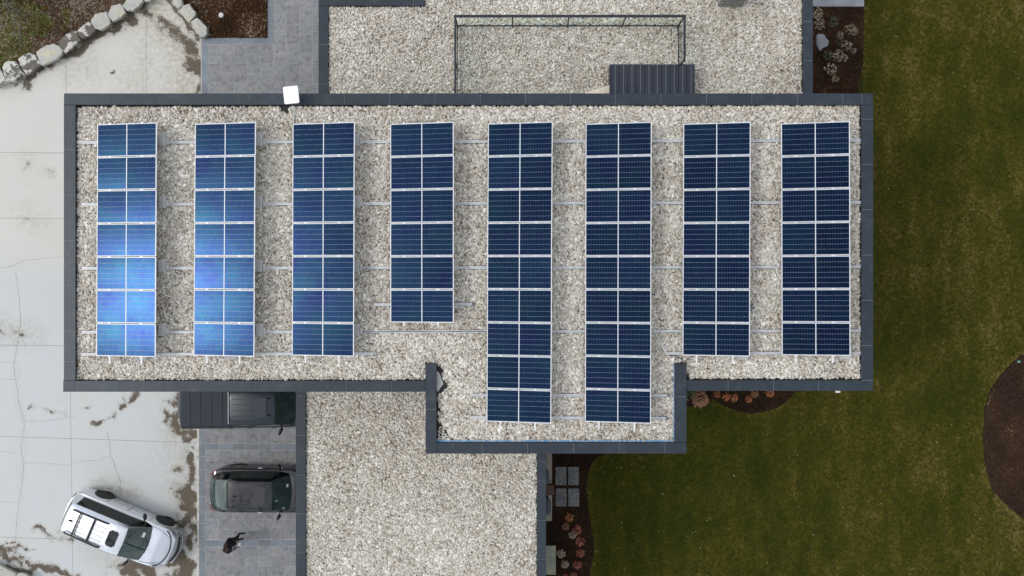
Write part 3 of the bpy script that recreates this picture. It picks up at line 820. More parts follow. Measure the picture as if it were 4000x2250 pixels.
coping_run(P(2636.7, 0, zm).x, P(2680.3, 0, zm).x, P(0, 1727, zm).y, P(0, 1419, zm).y, zm + .06, jys([1549.4], zm), 'y')
coping_run(P(2681, 0, zm).x, P(3365.5, 0, zm).x, P(0, 1527, zm).y, P(0, 1485.5, zm).y, zm, jxs([2844, 3021, 3198], zm), 'x')
# blue membrane upstand inside the bay
zb = zm - .06
x0, x1, y0, y1 = P(1706, 0, zm).x, P(2636, 0, zm).x, P(0, 1727.5, zm).y, P(0, 1424, zm).y
MB().box(x0, x1, y0 + .002, y0 + .045, G_MAIN, zb).build('blue_upstand', M_blue, H)
MB().box(x1 - .022, x1 - .002, y0 + .05, y1, G_MAIN, zb).build('blue_upstand', M_blue, H)

# lower roofs
zl = Z_LOW
lowN = [P(1244, -330, zl), P(3175, -330, zl), P(3175, 700, zl), P(1244, 700, zl)]
lowS = [P(1155, 1300, zl), P(2133, 1300, zl), P(2133, 2560, zl), P(1155, 2560, zl)]
for nm, pl in (('north_wing_walls', lowN), ('south_wing_walls', lowS)):
    MB().prism(inset(pl, .12), -0.02, G_LOW - .03).build(nm, M_stucco, H)
    MB().prism(inset(pl, .2), G_LOW - .03, G_LOW - .005).build('roof_membrane', M_membrane, H)
for (a, b, c, d, js, ax) in ((1244, 1281.5, 480, 22.5, [173.5, 328], 'y'), (1244, 1658.5, 22, -14, [1306.8, 1461, 1614], 'x'), (3137, 3175.5, 480, -330, [83.5, 236.8, -70, -223], 'y'),
                              (1155.5, 1193.5, 2560, 1440, [1548, 1702, 1856, 2008, 2160.7, 2314], 'y'), (2097.5, 2132.8, 2560, 1640, [1727, 1804.8, 1879.5, 2033, 2185.5, 2339], 'y')):
    coping_run(P(a, 0, zl).x, P(b, 0, zl).x, P(0, c, zl).y, P(0, d, zl).y, zl, jxs(js, zl) if ax == 'x' else jys(js, zl), ax)
# garage doors and windows on the outer walls
MGD = mat('garage_door', (0.05, 0.055, 0.06), 0.5)
xw = P(1155, 0, zl).x + .12
for yc in (-5.0, -8.7, -12.4):
    d = MB().box(xw - .03, xw + .03, yc - 1.4, yc + 1.4, 0, 2.7).build('garage_door', MGD, H)
    for k in range(4): MB().box(xw - .045, xw - .031, yc - 1.35, yc + 1.35, .08 + k * .66, .68 + k * .66, ch=.005).build('door_panel', MGD, d)
for (x0, x1, y0, y1, z0, z1) in ((-14.25, -14.18, -1.5, 1.5, 5.2, 7.4), (-14.25, -14.18, 2.6, 4.6, 5.2, 7.4), (11.42, 11.50, -1.5, 2.0, 5.2, 7.4), (11.42, 11.50, -1.5, 2.0, 1.0, 3.4), (1.11, 1.17, -10.5, -8.0, 1.0, 3.4), (6.5, 9.0, -3.24, -3.18, 1.0, 3.2)):
    fr = MB().box(x0, x1, y0, y1, z0, z1).build('window', MGD, H)
    if x1 - x0 < .2: MB().box(x0 - .01, x1 + .01, y0 + .08, y1 - .08, z0 + .08, z1 - .08).build('pane', M_glass, fr)
    else: MB().box(x0 + .08, x1 - .08, y0 - .01, y1 + .01, z0 + .08, z1 - .08).build('pane', M_glass, fr)

# chimney (stone veneer), only its foot reaches into the picture
ch = tag(empty('chimney', P(2850, 5, G_LOW)), 'grey stacked stone chimney foot at the top picture edge', 'chimney')
MST = mat('stacked_stone', (0.26, 0.26, 0.245), 0.85, noise=[(4, (0.17, 0.17, 0.165), 0.4, 0.65), (14, (0.36, 0.35, 0.31), 0.5, 0.7)], rand=.22, bump=(20, .8))
c0, c1 = P(2804, 27, G_LOW), P(2894, 27, G_LOW)
W_, D_ = c1.x - c0.x, .9
MB().box(-.02 + c0.x - ch.location.x, c1.x - ch.location.x, c0.y - ch.location.y + .02, c0.y - ch.location.y + D_, -.05, 1.22).build('core', MST, ch)
z = 0.0
while z < 1.2:
    hh = random.uniform(.05, .11); x = 0.0
    while x < W_ - .02:
        l = min(random.uniform(.16, .42), W_ - x)
        bx = c0.x - ch.location.x + x; by = c0.y - ch.location.y
        MB().box(bx + .003, bx + l - .003, by - random.uniform(.0, .03), by + .03, z, z + hh - .006, ch=.004).build('stone', MST, ch)
        x += l
    y = 0.0
    while y < D_:
        l = random.uniform(.16, .4)
        bx = c0.x - ch.location.x; by = c0.y - ch.location.y + y
        MB().box(bx - random.uniform(.02, .045), bx + .0, by + .003, by + l - .003, z, z + hh - .006, ch=.004).build('stone', MST, ch)
        y += l
    z += hh

# ================================================================== gravel
M_peb = ramp_attr_mat('river_pebbles', [(0, (0.12, 0.090, 0.060)), (.12, (0.26, 0.205, 0.140)), (.25, (0.35, 0.33, 0.290)), (.42, (0.475, 0.420, 0.335)), (.62, (0.56, 0.525, 0.455)), (.84, (0.67, 0.635, 0.565)), (1, (0.83, 0.80, 0.73))], .7)
C_peb = proto_collection('pebbles', [pebble_mesh('pebble', k, M_peb) for k in range(7)])
G_peb = scatter_group(C_peb)
def gravel(name, poly, holes, base, s, label, parent=None, keep=None):
    xs = [p[0] for p in poly]; ys = [p[1] for p in poly]
    out = []
    for layer in range(2):
        ss = s * (1.0 if layer == 0 else 1.35)
        x, y = hexpoints(min(xs), max(xs), min(ys), max(ys), ss, .45)
        k = inpoly(x, y, poly)
        for h, soft in holes:
            hx = x + .12 * (vnoise(x, y, 3, 6) - .5); hy = y + .12 * (vnoise(x, y, 4, 6) - .5)
            k &= ~(inpoly(hx, hy, h) & (rng.random(len(x)) > soft))
        x, y = x[k], y[k]; n = len(x)
        big = np.exp(rng.normal(0, .26, n))
        big *= 1 + .10 * (fbm(x, y, 9, .8, 3) - .5) * 2
        sc = ss * 1.12 * np.clip(big, .55, 2.0)
        el = rng.uniform(.75, 1.3, n)
        z = base + .008 + layer * .016 + rng.uniform(0, .014, n)
        patch = fbm(x, y, 21, .55, 4)
        warm = fbm(x, y, 71, 2.2, 3)
        tone = np.clip(rng.beta(2.6, 2.0, n) + (patch - .5) * .26 + (warm - .5) * .26 + .03 * layer - .02, 0, 1)
        out.append((np.stack([x, y, z], 1), np.stack([sc * el, sc / el, sc * .9], 1), np.stack([rng.uniform(-.5, .5, n), rng.uniform(-.5, .5, n), rng.uniform(0, 6.28, n)], 1), tone))
    o = scatter(name, C_peb, G_peb, *[np.concatenate([a[i] for a in out]) for i in range(4)])
    return tag(o, label, 'gravel')
gin = inset(mainO, .385)
PG = lambda l, z: [P(*p, z) for p in l]
holes_main = [(PG([(1094, 405), (1100, 420), (1108, 438), (1120, 450), (1136, 446), (1134, 425), (1130, 405)], G_MAIN), .10),
              (PG([(1700, 1418), (1718, 1422), (1732, 1450), (1738, 1480), (1752, 1500), (1735, 1520), (1700, 1560)], G_MAIN), .03),
              (PG([(1700, 1560), (1722, 1600), (1716, 1640), (1740, 1670), (1760, 1702), (1735, 1722), (1700, 1726)], G_MAIN), .30),
              (PG([(1738, 1712), (1830, 1718), (1830, 1728), (1738, 1728)], G_MAIN), .4)]
# stub walls of the bay stand in the gravel
for a in ((1663, 1419, 1706, 1600), (2636, 1419, 2681, 1600)):
    holes_main.append((PG([(a[0] - 3, a[1] - 3), (a[2] + 3, a[1] - 3), (a[2] + 3, a[3]), (a[0] - 3, a[3])], G_MAIN), 0))
gravel('roof_gravel', gin, holes_main, G_MAIN, .049, 'pale river pebbles covering the upper roof around the solar panels')
MB().prism(inset(mainO, .45), G_MAIN - .004, G_MAIN).build('gravel_fines', M_underbed, H)
yN = P(0, 362, zl).y - .6
gravel('roof_gravel', [P(1282, 22.5, zl), P(1660, 22.5, zl), P(1660, -30, zl), P(3136, -30, zl), Vector((P(3136, 0, zl).x, yN, 0)), Vector((P(1282, 0, zl).x, yN, 0))], [], G_LOW, .048, 'pale river pebbles on the lower roof with the glass railing')
gravel('roof_gravel', [Vector((P(1194, 0, zl).x, -3.2, 0)), Vector((P(2097, 0, zl).x, -3.2, 0)), P(2097, 2290, zl), P(1194, 2290, zl)], [], G_LOW, .048, 'pale river pebbles on the lower roof beside the garage apron')
MB().box(*rc(1282, -330, 3136, 560, zl), G_LOW - .004, G_LOW).build('gravel_fines', M_underbed, H)
MB().box(*rc(1194, 1400, 2097, 2560, zl), G_LOW - .004, G_LOW).build('gravel_fines', M_underbed, H)
# bare membrane spots
MB().prism(PG([(1094, 411), (1102, 425), (1120, 452), (1140, 448), (1136, 411)], G_MAIN), G_MAIN, G_MAIN + .004).build('bare_membrane', M_membrane, H)
MB().prism(PG([(1705, 1420), (1722, 1424), (1738, 1450), (1742, 1490), (1755, 1502), (1760, 1600), (1745, 1650), (1770, 1700), (1840, 1726), (1705, 1727)], G_MAIN), G_MAIN, G_MAIN + .004).build('bare_membrane', M_membrane, H)
MB().prism(PG([(1706, 1448), (1716, 1456), (1726, 1480), (1732, 1500), (1722, 1512), (1712, 1530), (1706, 1525)], G_MAIN), G_MAIN + .004, G_MAIN + .012).build('pale_membrane_patch', M_pale, H)
MB().prism(PG([(1706, 1713), (1740, 1711), (1762, 1716), (1760, 1724), (1706, 1724)], G_MAIN), G_MAIN + .004, G_MAIN + .012).build('pale_membrane_patch', M_pale, H)

# ================================================================== solar array
DL, DH = 22.75, 22.44
zlo, zhi = HC - DL, HC - DH
LX = 2.031
TILT = math.atan2(zhi - zlo, LX)
LEN = math.hypot(LX, zhi - zlo)
PW, PITCH = 1.030, 1.0525
def frame_mesh():
    mb = MB(); t = .021; h = .035; W = PW
    mb.box(0, LEN, -t, 0, -h, 0, ch=.003); mb.box(0, LEN, -W, -W + t, -h, 0, ch=.003)
    mb.box(0, t, -W + t + .001, -t - .001, -h, -.0005); mb.box(LEN - t, LEN, -W + t + .001, -t - .001, -h, -.0005)
    return mb.mesh('frame', M_alufr)
def back_mesh():
    mb = MB(); t = .021
    mb.box(t, LEN - t, -PW + t, -t, -.024, -.019)
    return mb.mesh('backsheet', M_back)
def bar_mesh():
    mb = MB(); mb.box(LEN / 2 - .012, LEN / 2 + .012, -PW + .031, -.024, -.019, -.004)
    return mb.mesh('centre_bar', M_alufr)
def cells_mesh(side, seed):
    r = random.Random(seed)
    x0, x1 = (.026, LEN / 2 - .015) if side == 0 else (LEN / 2 + .015, LEN - .026)
    y0, y1 = -PW + .026, -.026
    nx, ny = 12, 6; gx, gy = .0022, .0066
    cw, chh = (x1 - x0) / nx, (y1 - y0) / ny
    vs, fs = [], []
    sag = r.uniform(.6, 1.3) * .0075
    ax, ay = r.uniform(-.004, .004), r.uniform(-.004, .004)
    for i in range(nx):
        for j in range(ny):
            a, b = x0 + i * cw + gx / 2, x0 + (i + 1) * cw - gx / 2
            c, d = y0 + j * chh + gy / 2, y0 + (j + 1) * chh - gy / 2
            cx, cy = (a + b) / 2, (c + d) / 2
            # the laminate is not optically flat: every cell sits at a slightly different angle
            sx = -1.2 * sag * (cx - LEN / 2) / (LEN / 2) * .9 + r.gauss(0, .0015) + ax
            sy = -3.6 * sag * (cy + PW / 2) / (PW / 2) * .9 + r.gauss(0, .0015) + ay
            b0 = len(vs)
            for (x, y) in ((a, c), (b, c), (b, d), (a, d)):
                vs.append((x, y, -.011 + (x - cx) * sx + (y - cy) * sy))
            fs.append((b0, b0 + 1, b0 + 2, b0 + 3))
    me = bpy.data.meshes.new('cell_field'); me.from_pydata(vs, [], fs); me.materials.append(M_cell); me.update()
    return me
FR, BK, BR = frame_mesh(), back_mesh(), bar_mesh()
CM = [[cells_mesh(s, 50 + 2 * k + s) for k in range(9)] for s in (0, 1)]
ORD = ['top', 'second', 'third', 'fourth', 'fifth', 'sixth', 'seventh', 'eighth', 'ninth']
COLN = ['first', 'second', 'third', 'fourth', 'fifth', 'sixth', 'seventh', 'eighth']
ncol = [7, 7, 7, 6, 9, 9, 7, 7]
dxc = [-4.6, -6, -3, 0, -6, -3, -3, 3]
ytop = [486, 484, 484, 484.5, 483, 484, 484, 483]
rows_dx = []
for c in range(8):
    n = ncol[c]
    bx = -13.16 + 3.10 * c
    by = (1125 - ytop[c]) * DL / FPX
    if c == 7: bx = 8.545
    hgt = n * PITCH
    rz = math.atan2(dxc[c] * DL / FPX * -1, hgt) * -1
    rz = math.atan2(-(-dxc[c]) * DL / FPX, hgt)
    for k in range(n):
        # position down the column, slightly rotated as a row
        ang = -math.atan2(-dxc[c] * DL / FPX, hgt)
        px_, py_ = bx + (dxc[c] * DL / FPX) * (k / n) + random.uniform(-.003, .003), by - k * PITCH
        o = empty('solar_panel', (px_, py_, zlo))
        o.rotation_euler = (random.gauss(0, .0022), -TILT + random.gauss(0, .0015), ang)
        tag(o, '%s blue solar panel in the %s column of panels from the left' % (ORD[k] if k < n - 1 or n < 9 else 'ninth', COLN[c]) if k < n - 1 else 'bottom blue solar panel in the %s column of panels from the left' % COLN[c],
            'solar panel', 'solar panels on the gravel roof')
        mesh_obj('frame', FR, o); mesh_obj('backsheet', BK, o); mesh_obj('centre_bar', BR, o)
        q = random.randrange(9)
        mesh_obj('cell_field', CM[0][q], o); mesh_obj('cell_field', CM[1][q], o)
    # racking below the column: two beams, clamps and legs
    rk = empty('panel_rack', (bx, by, zlo)); rk.rotation_euler = (0, 0, ang)
    tag(rk, 'white metal rack carrying the %s column of solar panels from the left' % COLN[c], 'rack', 'racks under the solar panels')
    ext = .22 if n != 6 else .10
    for f in (.215, .755):
        xx = LX * f; zz = (zhi - zlo) * f - .04
        MB().box(xx - .022, xx + .022, -n * PITCH - ext, .05, zz - .06, zz - .002).build('beam', M_alufr, rk)
        for k in range(n + 1):
            yy = -k * PITCH + (.010 if k else .014)
            M_ = Matrix.Translation((xx, yy, (zhi - zlo) * f)) @ Matrix.Rotation(-TILT, 4, 'Y')
            MB().box(-.035, .035, -.016 if k < n else -.012, .016, -.03, .006, M=M_).build('clamp', M_alufr, rk)
    for yy in [(-.55 - 1.98 * q) for q in range(int(n * PITCH / 1.98) + (1 if n == 7 else 0))]:
        if -yy > n * PITCH: continue
        MB().box(LX * .755 - .02, LX * .755 + .02, yy - .02, yy + .02, G_MAIN + .1 - zlo, (zhi - zlo) * .755 - .10).build('leg', M_alu, rk)
        MB().box(LX * .215 - .02, LX * .215 + .02, yy - .02, yy + .02, G_MAIN + .1 - zlo, (zhi - zlo) * .215 - .10).build('leg', M_alu, rk)

# rails on the gravel
ZR = G_MAIN + .105
M_pad = mat('grey_rubber_pad', (0.16, 0.165, 0.17), 0.9)
def rail(x0, y0, x1, y1, label, pads):
    a, b = P(x0, y0, ZR), P(x1, y1, ZR)
    L = (b - a).length; o = empty('mounting_rail', (a.x, a.y, ZR - .05), math.atan2(b.y - a.y, b.x - a.x))
    tag(o, label, 'rail', 'metal rails lying across the gravel')
    MB().box(0, L, -.036, .036, 0, .012).build('base_flange', M_alu, o)
    for s in (-1, 1):
        MB().box(0, L, s * .031 - .010, s * .031 + .010, .012, .045).build('side_flange', M_alu, o)
    MB().box(.03, L - .03, -.008, .008, .012, .034).build('centre_web', M_alu, o)
    for p in pads:
        q = (P(p, 0, ZR).x - a.x)
        MB().box(q, q + .62, -.062, .062, -.022, -.002).build('pad', M_pad, o)
allpads = [330, 660, 960, 1080, 1400, 1470, 1790, 1850, 2170, 2230, 2560, 2600, 2940, 3000, 3320]
rail(318, 556, 3364, 548, 'topmost long rail crossing under all eight panel columns', allpads)
rail(318, 798, 3364, 790, 'second long rail from the top under all eight panel columns', allpads[1:])
rail(318, 1048, 3364, 1042, 'third long rail from the top under all eight panel columns', allpads)
rail(318, 1298, 3364, 1292, 'fourth long rail from the top, bare where the fourth column ends', allpads[1:])
rail(318, 1384, 1460, 1382, 'lowest rail under the first three panel columns', [330, 700, 1090, 1400])
rail(2602, 1381, 3364, 1379, 'lowest rail under the last two panel columns', [2604, 2980, 3300])
rail(1460, 1190, 1843, 1188, 'short rail under the bottom of the fourth panel column', [1462, 1780])
rail(1838, 1544, 2606, 1545, 'upper of two rails in the bay below the wide roof', [1840, 2180, 2545])
rail(1838, 1631, 2600, 1634, 'lower of two rails in the bay below the wide roof', [1840, 2180, 2540])
# ballast blocks under the raised panel edges
BL = MB().box(-.10, .10, -.195, .195, 0, .19, ch=.012).mesh('ballast_block', M_block)
BLk = MB().box(-.045, .045, -.10, .10, 0, .10, ch=.01).mesh('ballast_block', M_block)
rown = ['topmost', 'second', 'third', 'fourth']
def hx(c): return (-13.16 + 3.10 * c) + LX
for c in range(4):
    ys = [552, 796, 1045, 1295] if c < 3 else [550, 793, 1043]
    for i, py in enumerate(ys):
        y = (1125 - py) * 22.85 / FPX
        o = mesh_obj('ballast_block', BL); o.location = (hx(c) - .035 + random.uniform(-.015, .015) - (.05 if c == 3 else 0), y + .06, G_MAIN + .045)
        o.rotation_euler = (0, 0, random.uniform(-.03, .03))
        tag(o, 'concrete ballast block on the %s rail under the right edge of panel column %s' % (rown[i], ['one', 'two', 'three', 'four'][c]), 'ballast block', 'concrete ballast blocks')
        if c < 3:
            o2 = mesh_obj('rail_foot', BLk); o2.location = (hx(c) + .11, y + .02, G_MAIN + .06)
            tag(o2, 'small grey foot at the %s rail right of panel column %s' % (rown[i], ['one', 'two', 'three'][c]), 'foot', 'small feet at the rails')
for (px, py, lb) in ((552, 1398, 'concrete block peeking out below the first panel column'), (905, 1392, 'concrete block peeking out below the second panel column'), (2895, 1396, 'concrete block peeking out below the seventh panel column'), (3298, 1394, 'concrete block peeking out below the eighth panel column')):
    o = mesh_obj('ballast_block', BL); p = P(px, py, 8.7); o.location = (p.x, p.y + .03, G_MAIN + .05); o.rotation_euler = (0, 0, math.pi / 2)
    tag(o, lb, 'ballast block', 'concrete ballast blocks')

# vent pipes
for px, py, lb in ((1431, 1049, 'grey vent pipe beside the third rail between columns three and four'), (2944, 1203, 'grey vent pipe in the gravel between the last two panel columns')):
    p = P(px, py, 8.86); v = tag(empty('vent_pipe', (p.x, p.y, G_MAIN)), lb, 'vent pipe')
    mb = MB()
    n = 16
    for r0, r1, z0, z1 in ((.055, .055, 0, .30), (.055, .036, .30, .301), (.036, .036, .301, .12)):
        vs = [(r0 * math.cos(2 * math.pi * k / n), r0 * math.sin(2 * math.pi * k / n), z0) for k in range(n)] + [(r1 * math.cos(2 * math.pi * k / n), r1 * math.sin(2 * math.pi * k / n), z1) for k in range(n)]
        mb.add(vs, [(k, (k + 1) % n, n + (k + 1) % n, n + k) for k in range(n)])
    mb.build('pipe', mat('grey_pvc', (0.42, 0.43, 0.44), 0.5), v, smooth=40)
    MB().cyl((0, 0), .037, .10, .12).build('dark_bore', M_dark, v)
    MB().cyl((0, 0), .10, 0, .06).build('flashing_collar', M_pad, v)

# flat white antenna on a mast, conduit to the array
an = tag(empty('antenna', P(1143, 395, Z_MAIN)), 'white flat square antenna standing over the north coping', 'antenna')
c = P(1137.5, 371, 9.12)
M_ = Matrix.Translation((c.x - an.location.x, c.y - an.location.y, 9.12 - Z_MAIN)) @ Matrix.Rotation(R(5.0), 4, 'Z') @ Matrix.Rotation(R(3), 4, 'X') @ Matrix.Rotation(R(-3), 4, 'Y')
bm = bmesh.new(); bmesh.ops.create_cube(bm, size=1)
for v in bm.verts: v.co = Vector((v.co.x * .472, v.co.y * .535, v.co.z * .035))
bmesh.ops.bevel(bm, geom=[e for e in bm.edges if abs(e.verts[0].co.z - e.verts[1].co.z) > .01], offset=.022, segments=3, affect='EDGES')
bm.transform(M_)
me = bpy.data.meshes.new('panel_face'); bm.to_mesh(me); bm.free()
mesh_obj('panel_face', me, an, M_white)
MB().cyl((c.x - an.location.x, c.y - an.location.y), .022, -.3, .38, 10).build('mast', M_alu, an)
MB().box(c.x - an.location.x - .05, c.x - an.location.x + .05, c.y - an.location.y - .05, c.y - an.location.y + .05, 0, .015).build('foot_plate', M_alu, an)
cdt = MB().tube([P(1149, 414, 8.68), P(1148.5, 440, 8.66), P(1147, 484, 8.66), P(1146.5, 560, 8.66)], .019, 8).build('conduit', mat('grey_pvc'), smooth=50)
tag(cdt, 'grey conduit running from the north coping to the third panel column', 'conduit')
# strut and cables by the right stub wall
o = MB().tube([P(2556, 1294, 8.72), P(2611, 1391, 8.69)], .016, 6).build('metal_strut', M_alu); tag(o, 'thin slanting metal conduit from the sixth column to the lowest right rail', 'conduit')
o = MB().tube([P(2606, 1386, 8.68), P(2640, 1392, 8.63), P(2662, 1402, 8.63), P(2676, 1414, 8.80), P(2684, 1406, 8.76), P(2700, 1394, 8.64), P(2722, 1388, 8.64)], .011, 6).build('black_cable', M_rubber)
tag(o, 'black cable looping over the end of the right stub wall', 'cable')
pts = [P(1410 + 5 * k * 10, 1295.5 + 1.6 * math.sin(k * 1.3), ZR + .01) for k in range(11)]
o = MB().tube(pts, .009, 5).build('black_cable', M_rubber); tag(o, 'black cable lying in the groove of the bare fourth rail', 'cable')
o = MB().box(*rc(3265, 1526, 3282, 1534, 8.45), 8.40, 8.47, ch=.01).build('wall_lamp', M_white); tag(o, 'small white fixture sticking out below the right south coping', 'lamp')

# ================================================================== glass railing on the lower roof
RG = tag(empty('glass_railing', (-1.98, 9.53, G_LOW)), 'black framed glass railing around three sides on the lower gravel roof', 'railing')
ox, oy, oz = RG.location
def rb(x0, x1, y0, y1, z0, z1, nm, m=M_railm): return MB().box(x0 - ox, x1 - ox, y0 - oy, y1 - oy, z0 - oz, z1 - oz, ch=.004).build(nm, m, RG)
xL, xR, yT = -1.99, 6.05, 9.53
tz = 6.50
rb(xL - .042, xR + .042, yT - .042, yT + .042, tz - .05, tz, 'top_rail')
rb(xL - .035, xL + .035, 6.26, yT - .037, tz - .05, tz, 'top_rail')
rb(xR - .035, xR + .035, 7.95, yT - .037, tz - .05, tz, 'top_rail')
rb(xL + .03, xR - .03, yT - .02, yT + .02, 5.53, 5.57, 'bottom_rail')
rb(xL - .02, xL + .02, 6.26, yT - .03, 5.53, 5.57, 'bottom_rail')
rb(xR - .02, xR + .02, 7.95, yT - .03, 5.53, 5.57, 'bottom_rail')
px_ = [xL, .02, 2.01, 4.0, xR]
for x in px_: rb(x - .025, x + .025, yT - .025, yT + .025, G_LOW, tz - .052, 'post')
for y in (7.95, 6.35): rb(xL - .025, xL + .025, y - .025, y + .025, G_LOW, tz - .052, 'post')
rb(xR - .025, xR + .025, 8.0, 8.05, G_LOW, tz - .052, 'post')
def pane(x0, x1, y0, y1): MB().box(x0 - ox, x1 - ox, y0 - oy, y1 - oy, 5.60 - oz, tz - .09 - oz).build('glass_pane', M_pane, RG)
for a, b in zip(px_[:-1], px_[1:]):
    pane(a + .05, b - .05, yT - .005, yT + .005)
    for f in (.12, .42, .58, .88):
        xx = a + (b - a) * f; rb(xx - .02, xx + .02, yT - .022, yT + .022, 5.58, 5.66, 'glass_clamp', M_dark)
for a, b in ((6.40, 7.90), (8.0, 9.48)):
    pane(xL - .005, xL + .005, a, b)
    for f in (.2, .8): rb(xL - .022, xL + .022, a + (b - a) * f - .02, a + (b - a) * f + .02, 5.58, 5.66, 'glass_clamp', M_dark)
pane(xR - .005, xR + .005, 8.1, 9.48)
for f in (.2, .8): rb(xR - .022, xR + .022, 8.1 + 1.38 * f - .02, 8.1 + 1.38 * f + .02, 5.58, 5.66, 'glass_clamp', M_dark)

# sheet metal cover beside it
zc = 5.86
a, b = P(2383, 251, zc), P(2716, 363, zc)
CV = tag(empty('metal_hatch', (a.x, b.y, G_LOW)), 'charcoal standing seam metal cover on the lower roof', 'metal cover')
W_ = b.x - a.x; D_ = a.y - b.y; hz = zc - G_LOW
MB().box(.02, W_ - .02, -.5, D_ - .01, 0, hz - .03).build('housing', M_seam, CV)
npan = 10; pw = (W_ - .03) / npan
for k in range(npan):
    x = .03 + k * pw
    MB().box(x + .013, x + pw - .013, -.5, D_, hz - .028, hz, ch=.003).build('seam_panel', M_seam, CV)
    MB().box(x + pw * .5 - .011, x + pw * .5 + .011, -.5, D_, hz, hz + .010).build('rib', M_alu if False else mat('rib_edge', (0.16, 0.18, 0.21), .35, .5), CV)
MB().box(0, .028, -.5, D_, 0, hz + .012).build('edge_trim', M_seam, CV)
WB = tag(empty('board_ramp', P(2340, 360, 5.6)), 'pale wedge of boards leaning beside the metal cover', 'boards')
xs = np.linspace(2288, 2381, 10)
for k in range(9):
    x0, x1 = xs[k], xs[k + 1] - .5
    f = lambda x: 362.5 - (x - 2288) / 93 * 30.5
    pp = [P(x0, f(x0), 5.62), P(x1, f(x1), 5.62), P(x1, 385, 5.62), P(x0, 385, 5.62)]
    MB().prism([(q.x - WB.location.x, q.y - WB.location.y) for q in pp], -.22, .02).build('board', M_ply, WB)

# ================================================================== vehicles
def quadpart(grid, sel, name, m, parent, smooth=35, lift=0.0):
    """grid[i][j] points; sel: set of (i,j) quads that belong to this part"""
    idx, vs, fs = {}, [], []
    for (i, j) in sel:
        f = []
        for a, b in ((i, j), (i + 1, j), (i + 1, j + 1), (i, j + 1)):
            if (a, b) not in idx: idx[(a, b)] = len(vs); vs.append(grid[a][b])
            f.append(idx[(a, b)])
        fs.append(tuple(f))
    me = bpy.data.meshes.new(name); me.from_pydata([tuple(v) for v in vs], [], fs)
    bm = bmesh.new(); bm.from_mesh(me); bmesh.ops.remove_doubles(bm, verts=bm.verts, dist=.0005)
    bmesh.ops.recalc_face_normals(bm, faces=bm.faces)
    up = sum((f.normal.z * f.calc_area() for f in bm.faces))
    cen = sum((f.calc_center_median() * f.calc_area() for f in bm.faces), Vector()) 
    out = sum((f.normal.dot(Vector((0, f.calc_center_median().y, f.calc_center_median().z - .9))) * f.calc_area() for f in bm.faces))
    if out < 0: bmesh.ops.reverse_faces(bm, faces=bm.faces)
    bm.to_mesh(me); bm.free()
    me.shade_smooth(); me.set_sharp_from_angle(angle=R(smooth))
    return mesh_obj(name, me, parent, m)

def loftgrid(stations, bowf=1.0):
    """stations: (x, bow, [(y,z)...] from the outside bottom to the centre top); mirrored"""
    g = []
    for x, bow, prof in stations:
        wmax = max(p[0] for p in prof) or 1
        full = [(p[0], p[1]) for p in prof] + [(-p[0], p[1]) for p in reversed(prof[:-1])]
        g.append([Vector((x + bow * (1 - (y / wmax) ** 2), y, z)) for y, z in full])
    return g

def interp(tab, x):
    for (a, b) in zip(tab[:-1], tab[1:]):
        if a[0] <= x <= b[0]:
            t = (x - a[0]) / (b[0] - a[0]); return [a[k] + (b[k] - a[k]) * t for k in range(1, len(a))]
    return list(tab[0][1:]) if x < tab[0][0] else list(tab[-1][1:])

def wheel(parent, x, y, r=.37, wd=.24):
    s = 1 if y > 0 else -1
    o = MB()
    n = 28; prof = [(r * .62, wd / 2 - .01), (r * .70, wd / 2), (r * .93, wd / 2 - .005), (r, wd / 2 - .05), (r, -wd / 2 + .05), (r * .93, -wd / 2), (r * .62, -wd / 2)]
    vs, fs = [], []
    for k in range(n):
        a = 2 * math.pi * k / n
        for (rr, yy) in prof: vs.append((x + rr * math.cos(a), y + yy * s, r + rr * math.sin(a)))
    m = len(prof)
    for k in range(n):
        for j in range(m - 1): fs.append((k * m + j, ((k + 1) % n) * m + j, ((k + 1) % n) * m + j + 1, k * m + j + 1))
    o.add(vs, fs)
    w_ = empty('wheel'); w_.parent = parent
    o.build('tyre', M_tyre, w_, smooth=40)
    rm = MB()
    for k in range(5):
        a = 2 * math.pi * k / 5
        M_ = Matrix.Translation((x, y + s * (wd / 2 - .035), r)) @ Matrix.Rotation(a, 4, 'Y')
        rm.box(.03, r * .60, -.012, .012, -.035, .035, M=M_)
    c = (x, y + s * (wd / 2 - .06), r)
    pts = [(c[0] + r * .62 * math.cos(2 * math.pi * k / 20), c[1], c[2] + r * .62 * math.sin(2 * math.pi * k / 20)) for k in range(20)]
    rm.add(pts, [tuple(range(20))])
    rm.tube([(x, y + s * (wd / 2 - .06), r), (x, y + s * (wd / 2 - .02), r)], .05, 10)
    rm.build('rim', M_rim, w_)
    return w_

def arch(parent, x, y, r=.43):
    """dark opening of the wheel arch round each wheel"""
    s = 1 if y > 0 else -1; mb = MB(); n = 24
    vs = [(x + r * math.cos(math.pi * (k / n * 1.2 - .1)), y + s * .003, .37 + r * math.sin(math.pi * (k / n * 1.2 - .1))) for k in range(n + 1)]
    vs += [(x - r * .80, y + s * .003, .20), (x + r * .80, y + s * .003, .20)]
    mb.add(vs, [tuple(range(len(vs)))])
    return mb.build('wheel_arch', M_dark, parent)

